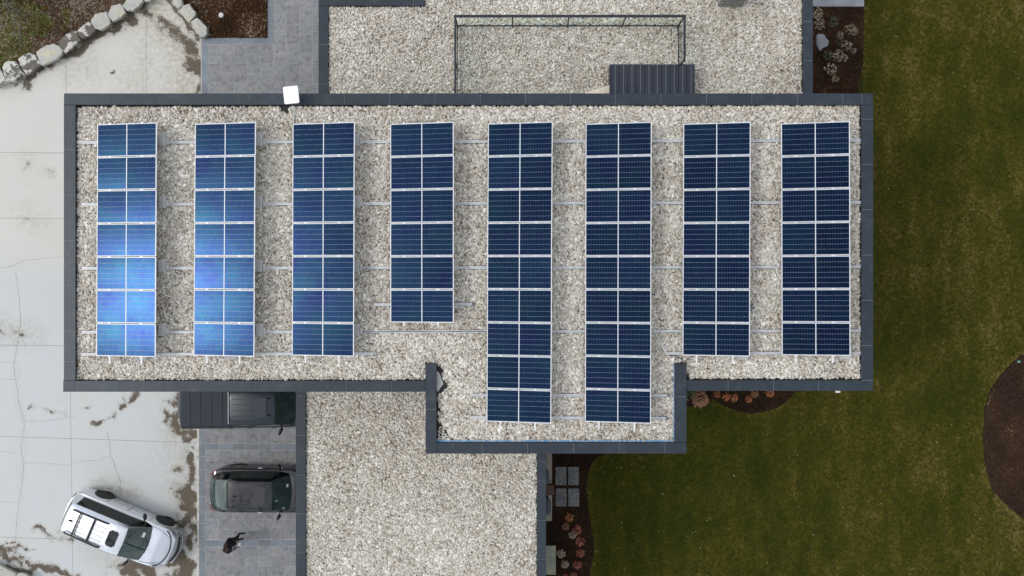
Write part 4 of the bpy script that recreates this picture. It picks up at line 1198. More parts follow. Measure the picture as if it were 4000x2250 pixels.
def car(kind, name, label, loc, rz, paint, spec):
    C = tag(empty(name, loc, rz), label, spec['cat'])
    # lower body
    body = spec['body']     # (x, w, z_shoulder, z_deck, bow)
    st = []
    xs = sorted(set([b[0] for b in body] + list(np.arange(body[0][0], body[-1][0], .16))))
    for x in xs:
        w_, zs, zd, bow = interp(body, x)
        st.append((x, bow, [(w_ * .86, .20), (w_ * .985, .29), (w_, .48), (w_ * 1.0, .66), (w_ * .985, zs - .08), (w_ * .95, zs), (w_ * .86, zs + (zd - zs) * .5), (w_ * .6, zd), (w_ * .3, zd + .008), (0, zd + .012)]))
    g = loftgrid(st)
    nI, nJ = len(g) - 1, len(g[0]) - 1
    quadpart(g, {(i, j) for i in range(nI) for j in range(nJ)}, 'body', paint, C, 32)
    for e in (0, -1):
        mb = MB(); mb.add(g[e], [tuple(range(len(g[e])))]); mb.build('bumper', paint if e == 0 else spec.get('nose', paint), C)
    # greenhouse
    gh = spec['cabin']      # (x, wb, zb, wr, zr, bow)
    st = []
    for (x, wb, zb, wr, zr, bow) in gh:
        h = zr - zb
        st.append((x, bow, [(wb, zb), (wb - (wb - wr) * .12, zb + h * .10), (wr + (wb - wr) * .22, zb + h * .80), (wr, zb + h * .93), (wr * .86, zr - h * .015), (wr * .45, zr), (0, zr + .004)]))
    g = loftgrid(st)
    nI, nJ = len(g) - 1, len(g[0]) - 1
    side_j = {1, nJ - 2}
    groups = {}
    for i in range(nI):
        t = spec['zones'][i]
        for j in range(nJ):
            key = 'roof'
            if t == 'ws' and 3 <= j <= nJ - 4: key = 'windscreen'
            elif t == 'rw' and 3 <= j <= nJ - 4: key = 'rear_window'
            elif j in side_j and (t.startswith('s') or t in ('ws',)) and t != 'sp':
                key = ('side_window', 'l' if j == 1 else 'r', t if t != 'ws' else 's_front')
            elif t == 'sp' and j in side_j: key = ('pillar',)
            groups.setdefault(key, set()).add((i, j))
    for key, sel in groups.items():
        if key == 'roof': quadpart(g, sel, 'roof', paint, C, 40)
        elif key in ('windscreen', 'rear_window'): quadpart(g, sel, key, M_wind, C, 60)
        elif key[0] == 'pillar': quadpart(g, sel, 'door_pillar', M_dark, C, 60)
        else: quadpart(g, sel, 'side_window', M_glass, C, 60)
    W = spec['w']
    for x in spec['axles']:
        for s in (-1, 1):
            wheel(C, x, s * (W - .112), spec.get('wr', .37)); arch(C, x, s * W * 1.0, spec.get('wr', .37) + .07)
    # door seams and handles
    for x in spec['seams']:
        for s in (-1, 1):
            w_, zs, zd, bow = interp(body, x)
            MB().box(x - .006, x + .006, s * (w_ + .002) - .003, s * (w_ + .002) + .003, .34, zs - .10).build('door_seam', M_dark, C)
    for x in spec['handles']:
        for s in (-1, 1):
            w_, zs, zd, bow = interp(body, x)
            MB().box(x - .09, x + .09, s * (w_ + .012) - .014, s * (w_ + .012) + .014, zs - .155, zs - .125, ch=.006).build('door_handle', spec.get('handle', M_chrome), C)
    # mirrors
    for s in (-1, 1):
        x = spec['mirror']; w_, zs, zd, bow = interp(body, x)
        M_ = Matrix.Translation((x, s * (w_ + .12), zs + .10)) @ Matrix.Rotation(s * .45, 4, 'Z')
        bm = bmesh.new(); bmesh.ops.create_uvsphere(bm, u_segments=12, v_segments=8, radius=1)
        for v in bm.verts: v.co = M_ @ Vector((v.co.x * .075, v.co.y * (.15 if kind != 'truck' else .19), v.co.z * .10))
        me = bpy.data.meshes.new('mirror'); bm.to_mesh(me); bm.free(); me.shade_smooth()
        mesh_obj('mirror', me, C, M_dark)
        MB().tube([(x + .02, s * (w_ - .06), zs + .03), (x + .01, s * (w_ + .08), zs + .08)], .028, 6).build('mirror_arm', M_dark, C)
    # lamps
    for s in (-1, 1):
        pts = spec['head']
        q = [(p[0], s * p[1], p[2]) for p in pts]
        mb = MB(); mb.add(q + [(p[0] - .02, p[1], p[2] - .03) for p in q], [(0, 1, 2, 3), (4, 5, 6, 7), (0, 1, 5, 4), (1, 2, 6, 5), (2, 3, 7, 6), (3, 0, 4, 7)]); mb.build('headlight', M_lamp, C)
        q = [(p[0], s * p[1], p[2]) for p in spec['tail']]
        mb = MB(); mb.add(q + [(p[0] + .03, p[1] * .98, p[2]) for p in q], [(0, 1, 2, 3), (4, 5, 6, 7), (0, 1, 5, 4), (1, 2, 6, 5), (2, 3, 7, 6), (3, 0, 4, 7)]); mb.build('taillight', spec.get('tailm', M_red), C)
    return C

def on_roof(C, x0, x1, y0, y1, z, m, nm, r=.05, h=.012):
    bm = bmesh.new(); bmesh.ops.create_cube(bm, size=1)
    for v in bm.verts: v.co = Vector(((x0 + x1) / 2 + v.co.x * (x1 - x0), (y0 + y1) / 2 + v.co.y * (y1 - y0), z + v.co.z * h))
    bmesh.ops.bevel(bm, geom=[e for e in bm.edges if abs(e.verts[0].co.z - e.verts[1].co.z) > h * .5], offset=r, segments=3, affect='EDGES')
    me = bpy.data.meshes.new(nm); bm.to_mesh(me); bm.free()
    return mesh_obj(nm, me, C, m)
def fin(C, x, y, z):
    mb = MB(); n = 12
    for f, zz in ((1, 0), (.85, .03), (.35, .055)):
        mb.v += [(x - .02 * (1 - f) + .11 * f * math.cos(2 * math.pi * k / n), y + .035 * f * math.sin(2 * math.pi * k / n), z + zz) for k in range(n)]
    for L in range(2):
        for k in range(n): mb.f.append((L * n + k, L * n + (k + 1) % n, (L + 1) * n + (k + 1) % n, (L + 1) * n + k)); mb.m.append(0)
    mb.f.append(tuple(range(2 * n, 3 * n))); mb.m.append(0)
    mb.build('antenna_fin', M_dark, C, smooth=50)

P_silver = mat('silver_white_paint', (0.72, 0.75, 0.80), 0.34, 0.98, coat=1.0, Coat_Roughness=0.04)
P_black = mat('black_paint', (0.003, 0.004, 0.006), 0.03, 0.0, 0.75)
P_grey = mat('dark_grey_paint', (0.015, 0.024, 0.034), 0.35, 0.1, 0.4, coat=0.2, Coat_Roughness=0.05)
M_tonn = mat('vinyl_cover', (0.026, 0.034, 0.046), 0.65, 0.0, 0.3)

sv = dict(tailm=mat('smoked_red_lamp', (.06, .012, .014), .25), cat='car', w=.95, axles=(-1.40, 1.45), wr=.37, seams=(-1.02, -.05, .98), handles=(-.22, .62 - .42), mirror=.80,
    body=[(-2.42, .62, .80, .82, -.12), (-2.38, .80, .92, .94, -.12), (-2.25, .90, 1.0, 1.02, -.08), (-1.9, .945, 1.02, 1.04, 0), (-1.0, .95, 1.02, 1.04, 0), (0.0, .945, 1.0, 1.02, 0), (.9, .945, 1.0, 1.04, 0), (1.2, .945, .99, 1.08, 0.02), (1.7, .93, .94, 1.04, .05), (2.05, .88, .86, .96, .10), (2.22, .80, .76, .86, .14), (2.30, .68, .62, .70, .15), (2.32, .60, .50, .56, .15)],
    cabin=[(-2.30, .84, 1.00, .72, 1.04, -.10), (-2.20, .855, 1.01, .66, 1.32, -.10), (-2.02, .865, 1.01, .61, 1.62, -.06), (-1.90, .87, 1.01, .61, 1.69, -.03), (-1.60, .875, 1.01, .63, 1.72, 0), (-1.00, .88, 1.01, .645, 1.745, 0), (-.93, .88, 1.01, .645, 1.745, 0), (-.09, .88, 1.01, .645, 1.74, 0), (-.02, .88, 1.01, .645, 1.74, 0), (.42, .88, 1.01, .63, 1.71, .06), (.50, .88, 1.01, .62, 1.69, .08), (.90, .87, 1.01, .69, 1.38, .14), (1.22, .83, 1.01, .74, 1.085, .18)],
    zones=['rw', 'rw', 'roof', 's1', 's1', 'sp', 's2', 'sp', 's3', 's3', 'ws', 'ws'],
    head=[(1.93, .78, .96), (2.30, .50, .84), (2.40, .52, .72), (2.12, .83, .80)], tail=[(-2.44, .58, 1.0), (-2.36, .78, 1.0), (-2.20, .90, .98), (-2.38, .78, .92)])
CA = car('suv', 'silver_car', 'silver white family car parked at an angle on the concrete', (-16.77, -10.41, 0), R(-22.8), P_silver, sv)
on_roof(CA, -.10, .30, -.34, .34, 1.745, M_glass, 'sunroof', .06, .02)
for s in (-1, 1):
    MB().tube([(-1.86, s * .50, 1.73), (-1.78, s * .51, 1.775), (-.4, s * .535, 1.79), (-.24, s * .535, 1.755)], .034, 8).build('roof_rail', M_dark, CA, smooth=50)
for x in (-1.48, -.83):
    MB().tube([(x, -.51, 1.79), (x, 0, 1.80), (x, .51, 1.79)], .032, 8).build('crossbar', M_dark, CA, smooth=50)
fin(CA, -1.78, 0.02, 1.73)
for y in (-.3, -.1, .1, .3): MB().box(-1.7, -.25, y - .005, y + .005, 1.742, 1.7535).build('roof_groove', mat('roof_groove', (.33, .34, .36), .4, .3), CA)
def on_ws(C, x, y, l, wd, top, bot, m=M_sticker):
    (x0, z0), (x1, z1) = top, bot; t = (x - x0) / (x1 - x0); z = z0 + (z1 - z0) * t + .022; sl_ = (z1 - z0) / (x1 - x0)
    mb = MB(); mb.add([(x - l / 2, y - wd / 2, z - sl_ * l / 2), (x + l / 2, y - wd / 2, z + sl_ * l / 2), (x + l / 2, y + wd / 2, z + sl_ * l / 2), (x - l / 2, y + wd / 2, z - sl_ * l / 2)], [(0, 1, 2, 3)])
    mb.build('sticker', m, C)
T_, B_ = (.58, 1.69), (1.36, 1.09)
on_ws(CA, 1.12, .44, .09, .22, T_, B_); on_ws(CA, 1.22, -.10, .06, .13, T_, B_); on_ws(CA, 1.22, .10, .05, .12, T_, B_)
# dark grille band and bonnet shut line
from mathutils.bvhtree import BVHTree
def drape(C, xy, r, name, m, lift=.004):
    b = [c for c in C.children if c.name.startswith('body')][0]
    t = BVHTree.FromPolygons([v.co.copy() for v in b.data.vertices], [tuple(p.vertices) for p in b.data.polygons])
    out = []
    for x, y in xy:
        h = t.ray_cast(Vector((x, y, 3)), Vector((0, 0, -1)))
        if h[0] is not None: out.append(h[0] + Vector((0, 0, lift)))
    if len(out) > 1:
        return MB().tube(out, r, 6).build(name, m, C, smooth=60)
for s_ in (-1, 1):
    drape(CA, [(1.25 + .1 * k, s_ * (.80 - .0035 * k * k)) for k in range(9)], .008, 'bonnet_seam', M_dark)
    drape(CA, [(1.86, s_ * .80), (1.98, s_ * .74), (2.08, s_ * .64), (2.16, s_ * .50)], .03, 'headlight_trim', M_dark)
    drape(CA, [(1.88, s_ * .85), (2.04, s_ * .79), (2.16, s_ * .66)], .032, 'headlight_lens', M_lamp)
drape(CA, [(2.16 + .10 * (1 - (y / .5) ** 2), y) for y in np.linspace(-.5, .5, 11)], .03, 'bonnet_shut_line', M_dark)
mb = MB()
pts = []
for k in range(13):
    y = -.80 + 1.6 * k / 12; b = 1 - (y / .85) ** 2; pts.append((1.98 + .33 * b ** .8, y, .885 - .05 * (1 - b)))

mb = MB(); pts = [(2.31 + .17 * (1 - (y / .64) ** 2), y, .62) for y in np.linspace(-.60, .60, 12)]
mb.tube(pts, .055, 6); mb.build('grille', M_dark, CA)
mb = MB(); pts = [(2.36 + .17 * (1 - (y / .70) ** 2), y, .47) for y in np.linspace(-.64, .64, 12)]
mb.tube(pts, .05, 6); mb.build('front_bumper', P_silver, CA, smooth=60)

bv = dict(sv); bv.update(tailm=M_red, w=.94, axles=(-1.45, 1.40), seams=(-1.05, -.05, .95), handles=(-.30, .55), mirror=.58, handle=M_chrome,
    cabin=[(-2.26, .64, .98, .52, 1.02, -.12), (-2.14, .76, .99, .56, 1.22, -.12), (-1.86, .83, 1.0, .60, 1.50, -.08), (-1.42, .86, 1.0, .63, 1.66, 0), (-1.30, .865, 1.0, .635, 1.68, 0), (-1.05, .87, 1.0, .64, 1.70, 0), (-.98, .87, 1.0, .64, 1.70, 0), (-.09, .87, 1.0, .64, 1.71, 0), (-.02, .87, 1.0, .64, 1.70, 0), (.30, .87, 1.0, .63, 1.68, .06), (.40, .87, 1.0, .62, 1.65, .08), (.68, .85, 1.0, .69, 1.36, .12), (.98, .81, 1.0, .73, 1.07, .16)])
bv['body'] = [(-2.42, .40, .80, .82, -.06), (-2.40, .58, .88, .90, -.06), (-2.33, .74, .95, .97, -.08), (-2.20, .86, 1.0, 1.02, -.06)] + sv['body'][3:]
bv['zones'] = ['rw', 'rw', 'rw', 's1', 's1', 'sp', 's2', 'sp', 's3', 's3', 'ws', 'ws']
CB = car('suv', 'black_car', 'glossy black car parked nose in on the grey pavers', (-10.50, -8.68, 0), R(-.6), P_black, bv)
on_roof(CB, -.40, .20, -.40, .40, 1.705, P_black, 'sunroof', .06, .02)
on_roof(CB, -1.43, -1.37, -.52, .52, 1.672, M_dark, 'spoiler_gap', .01, .012)
fin(CB, -1.08, -.03, 1.70)
T_, B_ = (.48, 1.65), (1.13, 1.08)
on_ws(CB, .98, .32, .07, .14, T_, B_); on_ws(CB, .62, -.24, .09, .10, T_, B_, mat('green_card', (.20, .32, .24), .6)); on_ws(CB, .86, -.60, .09, .04, T_, B_)

tv = dict(cat='pickup truck', w=1.01, axles=(-1.75, 1.95), wr=.41, seams=(-.62, .38, 1.30), handles=(-.05, .95), mirror=1.32, handle=P_grey,
    body=[(-2.95, .86, 1.20, 1.22, -.10), (-2.90, .96, 1.26, 1.28, -.10), (-2.6, 1.0, 1.28, 1.30, -.02), (-.62, 1.01, 1.28, 1.30, 0), (.5, 1.0, 1.24, 1.26, 0), (1.6, 1.0, 1.18, 1.26, 0), (2.2, .99, 1.12, 1.22, .04), (2.7, .93, 1.02, 1.12, .08), (2.85, .82, .86, .94, .10)],
    cabin=[(-.70, .90, 1.24, .80, 1.28, 0), (-.66, .90, 1.24, .74, 1.80, 0), (-.62, .92, 1.24, .70, 1.92, 0), (-.52, .93, 1.24, .70, 1.95, 0), (.30, .94, 1.24, .71, 1.96, 0), (.37, .94, 1.24, .71, 1.96, 0), (1.10, .93, 1.24, .69, 1.94, .08), (1.20, .93, 1.24, .68, 1.91, .10), (1.50, .92, 1.22, .76, 1.60, .14), (1.80, .88, 1.20, .80, 1.30, .18)],
    zones=['rw', 'roof', 'roof', 's1', 'sp', 's2', 's2', 'ws', 'ws'],
    head=[(2.62, .80, 1.02), (2.86, .60, .96), (2.90, .62, .82), (2.72, .88, .88)], tail=[(-3.00, .84, 1.18), (-2.93, .95, 1.18), (-2.93, .96, .9), (-3.00, .84, .9)])
CT = car('truck', 'pickup_truck', 'dark grey pickup truck with ribbed bed cover beside the roof edge', (-11.11, -4.95, 0), R(.4), P_grey, tv)
bx = [-2.88, -2.44, -2.00, -1.52, -1.08, -.76]
for k, (a, b) in enumerate(zip(bx[:-1], bx[1:])):
    MB().box(a + .012, b - .012, -.90, .90, 1.30, 1.352, ch=.02).build('bed_cover_section', M_tonn, CT)
    if k: MB().box(a - .03, a + .03, -.90, .90, 1.28, 1.335, ch=.012).build('bed_cover_rib', M_dark, CT)
for s in (-1, 1): MB().box(-2.86, -.72, s * .945 - .035, s * .945 + .035, 1.28, 1.34, ch=.01).build('bed_rail', M_dark, CT)
MB().box(-2.90, -2.80, -.93, .93, 1.26, 1.335, ch=.02).build('tailgate_cap', M_dark, CT)
for y in (-.58, -.35, -.12, .12, .35, .58):
    MB().box(-.50, .40, y - .012, y + .012, 1.95, 1.9725).build('roof_rib', P_grey, CT)
on_roof(CT, .50, .95, -.40, .40, 1.967, P_grey, 'sunroof', .04, .016)
for y in (-.33, .36): fin(CT, 1.02, y, 1.955)
MB().box(-.64, -.60, -.66, .66, 1.93, 1.975, ch=.01).build('brake_light_strip', M_lamp, CT)

# ================================================================== person
def person():
    base = P(951, 2097, 0)
    o = tag(empty('person', (-12.0, -10.93, 0), 0), 'person in black jacket and trousers walking on the pavers near the black car', 'person')
    skin = mat('skin', (0.30, 0.145, 0.085), .6); cloth = mat('black_cloth', (0.010, 0.010, 0.012), .85, noise=(30, (.02, .02, .022), .4, .7))
    V, E, Rr = [], [], []
    def v(p, r, par=None):
        V.append(p); Rr.append(r if isinstance(r, tuple) else (r, r))
        if par is not None: E.append((par, len(V) - 1))
        return len(V) - 1
    pel = v((0, 0, .95), (.15, .12)); wa = v((0, 0, 1.12), (.145, .115), pel); chs = v((.0, 0, 1.32), (.17, .13), wa); nk0 = v((0, 0, 1.46), (.085, .08), chs)
    nk = v((.025, 0, 1.53), .058, nk0); hd0 = v((.05, 0, 1.60), (.072, .08), nk); hd1 = v((.055, 0, 1.67), (.082, .092), hd0); hd2 = v((.045, 0, 1.74), (.07, .078), hd1)
    for s in (1, -1):
        sh = v((-.01, s * .19, 1.42), .082, chs)
        el = v((-.03, s * .29, 1.16), .062, sh); wr = v((.20, s * .17, 1.05), .042, el)
        pm = v((.27, s * .12, 1.05), (.042, .022), wr)
        for k, (dy, ln) in enumerate(((-.030, .070), (-.010, .082), (.010, .078), (.030, .062))):
            a = v((.305, s * (.12) + dy * s, 1.055), .0095, pm); b = v((.305 + ln * .6, s * .12 + dy * s, 1.045), .0088, a); v((.305 + ln * .8, s * .12 + dy * s, 1.015), .008, b)
        t = v((.255, s * .12 - s * .045, 1.06), .011, pm); v((.29, s * .12 - s * .062, 1.055), .0095, t)
        hp = v((0, s * .10, .88), .108, pel)
        fx = .10 if s > 0 else .02
        kn = v((fx * .6 + .02, s * .115, .50), .072, hp); ak = v((fx * .5 - .04, s * .12, .10), .048, kn)
        hl = v((fx - .06, s * .12, .055), .045, ak); to = v((fx + .16, s * .13, .045), (.042, .036), hl)
    me = bpy.data.meshes.new('body'); me.from_pydata(V, E, [])
    ob = link(bpy.data.objects.new('body', me))
    sk = ob.modifiers.new('skin', 'SKIN'); sk.use_smooth_shade = True
    for i, r in enumerate(Rr): me.skin_vertices[0].data[i].radius = r
    me.skin_vertices[0].data[0].use_root = True
    sb = ob.modifiers.new('sub', 'SUBSURF'); sb.levels = 2; sb.render_levels = 2
    dg = bpy.context.evaluated_depsgraph_get(); dg.update()
    m2 = bpy.data.meshes.new_from_object(ob.evaluated_get(dg))
    ob.modifiers.clear(); ob.data = m2; ob.parent = o
    m2.materials.clear(); m2.materials.append(cloth); m2.materials.append(skin); m2.materials.append(M_rubber)
    for p in m2.polygons:
        c = p.center
        p.material_index = 1 if (c.z > 1.51 or (c.x > .245 and .98 < c.z < 1.12)) else (2 if c.z < .10 else 0)
        p.use_smooth = True
    # face: nose, ears, brows, mouth
    mb = MB()
    mb.add([(.135, 0, 1.70), (.165, 0, 1.655), (.135, .018, 1.648), (.135, -.018, 1.648)], [(0, 1, 2), (0, 3, 1), (1, 3, 2)]); mb.build('nose', skin, o)
    for s in (1, -1):
        MB().tube([(.045, s * .086, 1.645), (.055, s * .097, 1.67), (.04, s * .09, 1.70)], .012, 6).build('ear', skin, o, smooth=60)
        MB().tube([(.126, s * .022, 1.685), (.128, s * .042, 1.685)], .007, 6).build('eye', M_dark, o)
    MB().tube([(.133, -.025, 1.625), (.136, .025, 1.625)], .006, 6).build('mouth', mat('lips', (.22, .07, .06), .6), o)
    bm = bmesh.new(); bmesh.ops.create_uvsphere(bm, u_segments=18, v_segments=12, radius=1)
    for q in bm.verts:
        q.co = Vector((.022 + q.co.x * .098, q.co.y * .094, 1.705 + q.co.z * .092))
    bmesh.ops.delete(bm, geom=[f for f in bm.faces if f.calc_center_median().x > .062 and f.calc_center_median().z < 1.76 or f.calc_center_median().z < 1.63], context='FACES')
    me = bpy.data.meshes.new('hair'); bm.to_mesh(me); bm.free(); me.shade_smooth(); mesh_obj('hair', me, o, mat('black_hair', (.012, .009, .008), .7))
    # jacket with collar and pale print on the chest
    bm = bmesh.new(); n = 24; rings = []
    for z, rx, ry in ((.84, .185, .235), (.90, .185, .235), (1.05, .178, .225), (1.25, .182, .245), (1.38, .165, .25), (1.45, .125, .19), (1.50, .092, .10), (1.535, .088, .092)):
        rings.append([bm.verts.new((rx * math.cos(2 * math.pi * k / n) + .012 * math.sin(5 * k + z * 9), ry * math.sin(2 * math.pi * k / n), z)) for k in range(n)])
    for a, b in zip(rings[:-1], rings[1:]):
        for k in range(n): bm.faces.new((a[k], a[(k + 1) % n], b[(k + 1) % n], b[k]))
    me = bpy.data.meshes.new('jacket'); bm.to_mesh(me); bm.free(); me.shade_smooth(); mesh_obj('jacket', me, o, cloth)
    pr = mat('pale_print', (.55, .55, .55), .8)
    for x, y0, y1, z in ((.188, -.16, .02, 1.30), (.190, -.17, -.02, 1.24), (.196, -.15, -.03, 1.10)):
        MB().box(x - .004, x + .008, y0, y1, z - .012, z + .012).build('jacket_print', pr, o)
    return o
person()
# small pale card in the hands
o = MB().box(-11.66, -11.56, -10.99, -10.86, 1.058, 1.066).build('paper_card', M_sticker); tag(o, 'small pale card held in the hands of the person', 'card')

# ================================================================== garden things
M_slab = mat('stepping_slab', (0.12, 0.12, 0.115), 0.7, noise=[(1.6, (0.065, 0.07, 0.078), 0.42, 0.62), (9, (0.21, 0.21, 0.19), 0.5, 0.7)], bump=(20, .2))
for (x0, y0, x1, y1, lb) in ((2169.8, 1824, 2212, 1895.3, 'upper left of four grey stepping slabs in the mulch'), (2219.5, 1824, 2261, 1895.3, 'upper right of four grey stepping slabs in the mulch'),
                             (2170.5, 1908, 2213, 1978.5, 'lower left of four grey stepping slabs in the mulch'), (2220, 1908, 2262.5, 1978.5, 'lower right of four grey stepping slabs in the mulch')):
    o = MB().box(*rc(x0, y0, x1, y1, .09), .02, .09, ch=.008).build('stepping_slab', M_slab); tag(o, lb, 'paving slab', 'four stepping slabs')
M_sand = mat('sand_stone', (0.27, 0.25, 0.19), .85, noise=(3, (.20, .19, .15), .4, .65), bump=(20, .3))
o = MB().box(*rc(2050, 1770, 2156, 2035, .12), .0, .12, ch=.01).build('concrete_pad', M_sand); tag(o, 'narrow beige concrete pad along the lower wall', 'concrete pad')
o = MB().box(*rc(2060, 2132, 2171, 2246, .16), .0, .16, ch=.02).build('stone_step', mat('mossy_stone', (0.22, 0.24, 0.19), .85, noise=[(2, (.30, .29, .17), .45, .62), (5, (.14, .17, .14), .5, .7)], bump=(8, .6))); tag(o, 'greenish flat stone step beside the lower wall', 'stone step')
M_bin = mat('dark_blue_plastic', (0.018, 0.022, 0.030), .5)
for (x1, y0, y1, lb, zt) in ((2147, 1834, 1896, 'upper dark rounded bin on the beige pad', .75), (2153, 1944, 2012, 'lower dark rounded bin on the beige pad', .75)):
    a, b = P(x1, y0, zt), P(x1, y1, zt); yc = (a.y + b.y) / 2; hw = (a.y - b.y) / 2
    t_ = tag(empty('bin', (a.x - .30, yc, .12)), lb, 'bin', 'dark bins on the beige pad')
    bm = bmesh.new(); n = 20; rings = []
    for f, z in ((.80, 0), (.95, .55), (1.0, .57), (1.0, .62), (.85, .66), (.4, .68)):
        rings.append([bm.verts.new((.30 * f * (abs(math.cos(q)) ** .6) * (1 if math.cos(q) > 0 else -1), hw * f * (abs(math.sin(q)) ** .6) * (1 if math.sin(q) > 0 else -1), z)) for q in [2 * math.pi * k / n for k in range(n)]])
    for r0, r1 in zip(rings[:-1], rings[1:]):
        for k in range(n): bm.faces.new((r0[k], r0[(k + 1) % n], r1[(k + 1) % n], r1[k]))
    bm.faces.new(rings[-1])
    me = bpy.data.meshes.new('shell'); bm.to_mesh(me); bm.free(); me.shade_smooth(); me.set_sharp_from_angle(angle=R(40)); mesh_obj('shell', me, t_, M_bin)
    MB().box(.29, .32, -.07, .07, .56, .60).build('handle', mat('pale_grey_plastic', (.3, .3, .3), .5), t_)
p = P(2164, 1915, .35)
o = MB().box(p.x - .5, p.x, p.y - .22, p.y + .22, .12, .35, ch=.01).build('wooden_box', mat('brown_wood', (0.10, 0.052, 0.034), .8, noise=(9, (.07, .036, .025), .4, .7))); tag(o, 'brown wooden box between the two dark bins', 'box')
o = MB().box(*rc(3176, -60, 3376, 24, .16), -.02, .16, ch=.01).build('concrete_landing', mat('grey_concrete', (0.30, 0.315, 0.325), .8, noise=(1.5, (.22, .23, .24), .4, .65))); tag(o, 'plain grey concrete landing at the top right of the house', 'landing')

# path lamp
p = P(863, 58, .62)
t_ = tag(empty('path_lamp', (p.x, p.y, .05)), 'white topped path lamp standing in the brown mulch', 'lamp')
mb = MB(); mb.cyl((0, 0), .105, .50, .56, 20); mb.cyl((0, 0), .085, .56, .58, 20); mb.build('cap', mat('weathered_white', (.58, .58, .56), .5), t_)
MB().cyl((0, 0), .02, 0, .50, 8).build('post', M_railm, t_)
MB().cyl((0, 0), .05, .42, .50, 12).build('diffuser', mat('frosted', (.4, .42, .42), .4), t_)
# sprinkler
p = P(3981, 1413, .1); o = MB().tube([(p.x, p.y, .0), (p.x, p.y, .12)], [.06, .045], 10).build('sprinkler_head', mat('teal_plastic', (.12, .36, .32), .5)); tag(o, 'small teal sprinkler head at the top of the mulch island', 'sprinkler')

# heuchera rosettes
def rosette(px, py, rpx, cols, label, seed, cat='plant', n=130, group='low leafy plants in the mulch beds', nm='leafy_plant'):
    r = random.Random(seed); p = P(px, py, .15); R0 = (1.45 if cols == 'dry' else 1.05) * rpx / FPX * (HC - .15)
    t_ = tag(empty(nm, (p.x, p.y, .05)), label, cat, group)
    ms = [mat('leaf_%s_%d' % (cols, k), c, .6, noise=(25, tuple(v * .6 for v in c), .4, .7)) for k, c in enumerate(PAL[cols])]
    bl = [MB() for _ in ms]
    for k in range(n):
        a = r.uniform(0, 6.28); d = R0 * math.sqrt(r.uniform(.02, 1.0)) * r.uniform(.8, 1.1); h = .16 - .10 * (d / R0) ** 2 + r.uniform(-.015, .015)
        s = R0 * (r.uniform(.08, .15) if cols != 'dry' else r.uniform(.05, .13)); h += (r.uniform(-.03, .05) if cols == 'dry' else 0); b = a + r.uniform(-.6, .6); tl = r.uniform(.1, .5)
        M_ = Matrix.Translation((d * math.cos(a), d * math.sin(a), h)) @ Matrix.Rotation(b, 4, 'Z') @ Matrix.Rotation(tl, 4, 'Y')
        q = [(0, 0, .01)] + [(s * (1 + .18 * math.cos(5 * t)) * math.cos(t), s * .85 * (1 + .18 * math.cos(5 * t)) * math.sin(t), r.uniform(-.01, .008)) for t in [2 * math.pi * i / 10 for i in range(10)]]
        bl[r.randrange(len(ms))].add([M_ @ Vector(v) for v in q], [(0, i, i % 10 + 1) for i in range(1, 11)])
    for mb, m in zip(bl, ms):
        if mb.v: mb.build('leaves', m, t_)
    MB().tube([(0, 0, -.03), (0, 0, .12)], .012, 5).build('stem', M_mulch, t_)
PAL = {'red': [(.28, .060, .030), (.13, .026, .018), (.42, .15, .08)], 'orange': [(.30, .08, .02), (.19, .04, .014), (.46, .20, .06)], 'brown': [(.22, .09, .045), (.30, .14, .06), (.16, .07, .04)],
       'tan': [(.34, .24, .16), (.24, .16, .11), (.44, .34, .24)], 'dry': [(.38, .30, .20), (.24, .17, .10), (.52, .44, .33), (.14, .09, .05)], 'green': [(.035, .065, .02), (.05, .085, .025), (.08, .07, .03)]}
HE = [(2802, 1540, 15, 'orange', 'leftmost orange leaved plant under the right south coping'), (2838, 1549, 17, 'orange', 'orange leaved plant second from left under the right south coping'),
      (2868.6, 1554, 16, 'orange', 'orange leaved plant third from left in the half round bed'), (2924.5, 1560, 14, 'orange', 'round orange plant lowest in the half round bed'),
      (2949, 1537, 16, 'brown', 'rusty plant half hidden by the coping in the half round bed'), (3008, 1537, 16, 'orange', 'rightmost orange plant under the right south coping'),
      (2222.6, 2022.6, 17, 'orange', 'orange plant right below the four stepping slabs'), (2209, 2058, 15, 'brown', 'brown plant left in the cluster below the stepping slabs'),
      (2255, 2071, 18, 'red', 'large red plant in the cluster below the stepping slabs'), (2237, 2090, 15, 'tan', 'faded tan plant in the cluster below the stepping slabs'),
      (2264, 2117.6, 18, 'red', 'red plant just below the cluster near the lower wall'), (2267.5, 2162, 16, 'red', 'single round red plant beside the stone step'),
      (2255.4, 2206, 16, 'red', 'round pinkish red plant second from the bottom edge'), (2241, 2248, 13, 'red', 'red plant cut by the bottom picture edge'), (2208, 2250, 11, 'red', 'small red plant left at the bottom picture edge'),
      (2191.5, 2164, 17, 'tan', 'dry pale plant right of the stone step'), (2206, 2206, 15, 'tan', 'dry pale plant near the bottom right of the stone step')]
for i, (x, y, r_, c, lb) in enumerate(HE): rosette(x, y, r_, c, lb, 300 + i)
DR = [(3193, 52, 17, 'dried pale flower clump nearest the grey landing'), (3203, 92, 17, 'dried flower clump at the coping below the topmost one'), (3322, 112, 14, 'dried flower clump at the upper right of the corner bed'), (3338, 122, 10, 'small dried clump beside the lawn edge'),
      (3284, 138, 11, 'small dried clump in the middle of the corner bed'), (3310, 178, 14, 'dried flower clump in the middle right of the corner bed'), (3274, 216, 17, 'largest dried flower clump of the corner bed'), (3296, 226, 11, 'small dried clump right of the largest one'),
      (3246, 268, 18, 'dried flower clump low in the corner bed'), (3262, 308, 11, 'small dried clump lowest in the corner bed'), (3334, 198, 9, 'tiny pale clump by the lawn edge')]
for i, (x, y, r_, lb) in enumerate(DR): rosette(x, y, r_, 'dry', lb, 400 + i, n=85, group='dried flower clumps in the corner bed', nm='dried_plant')
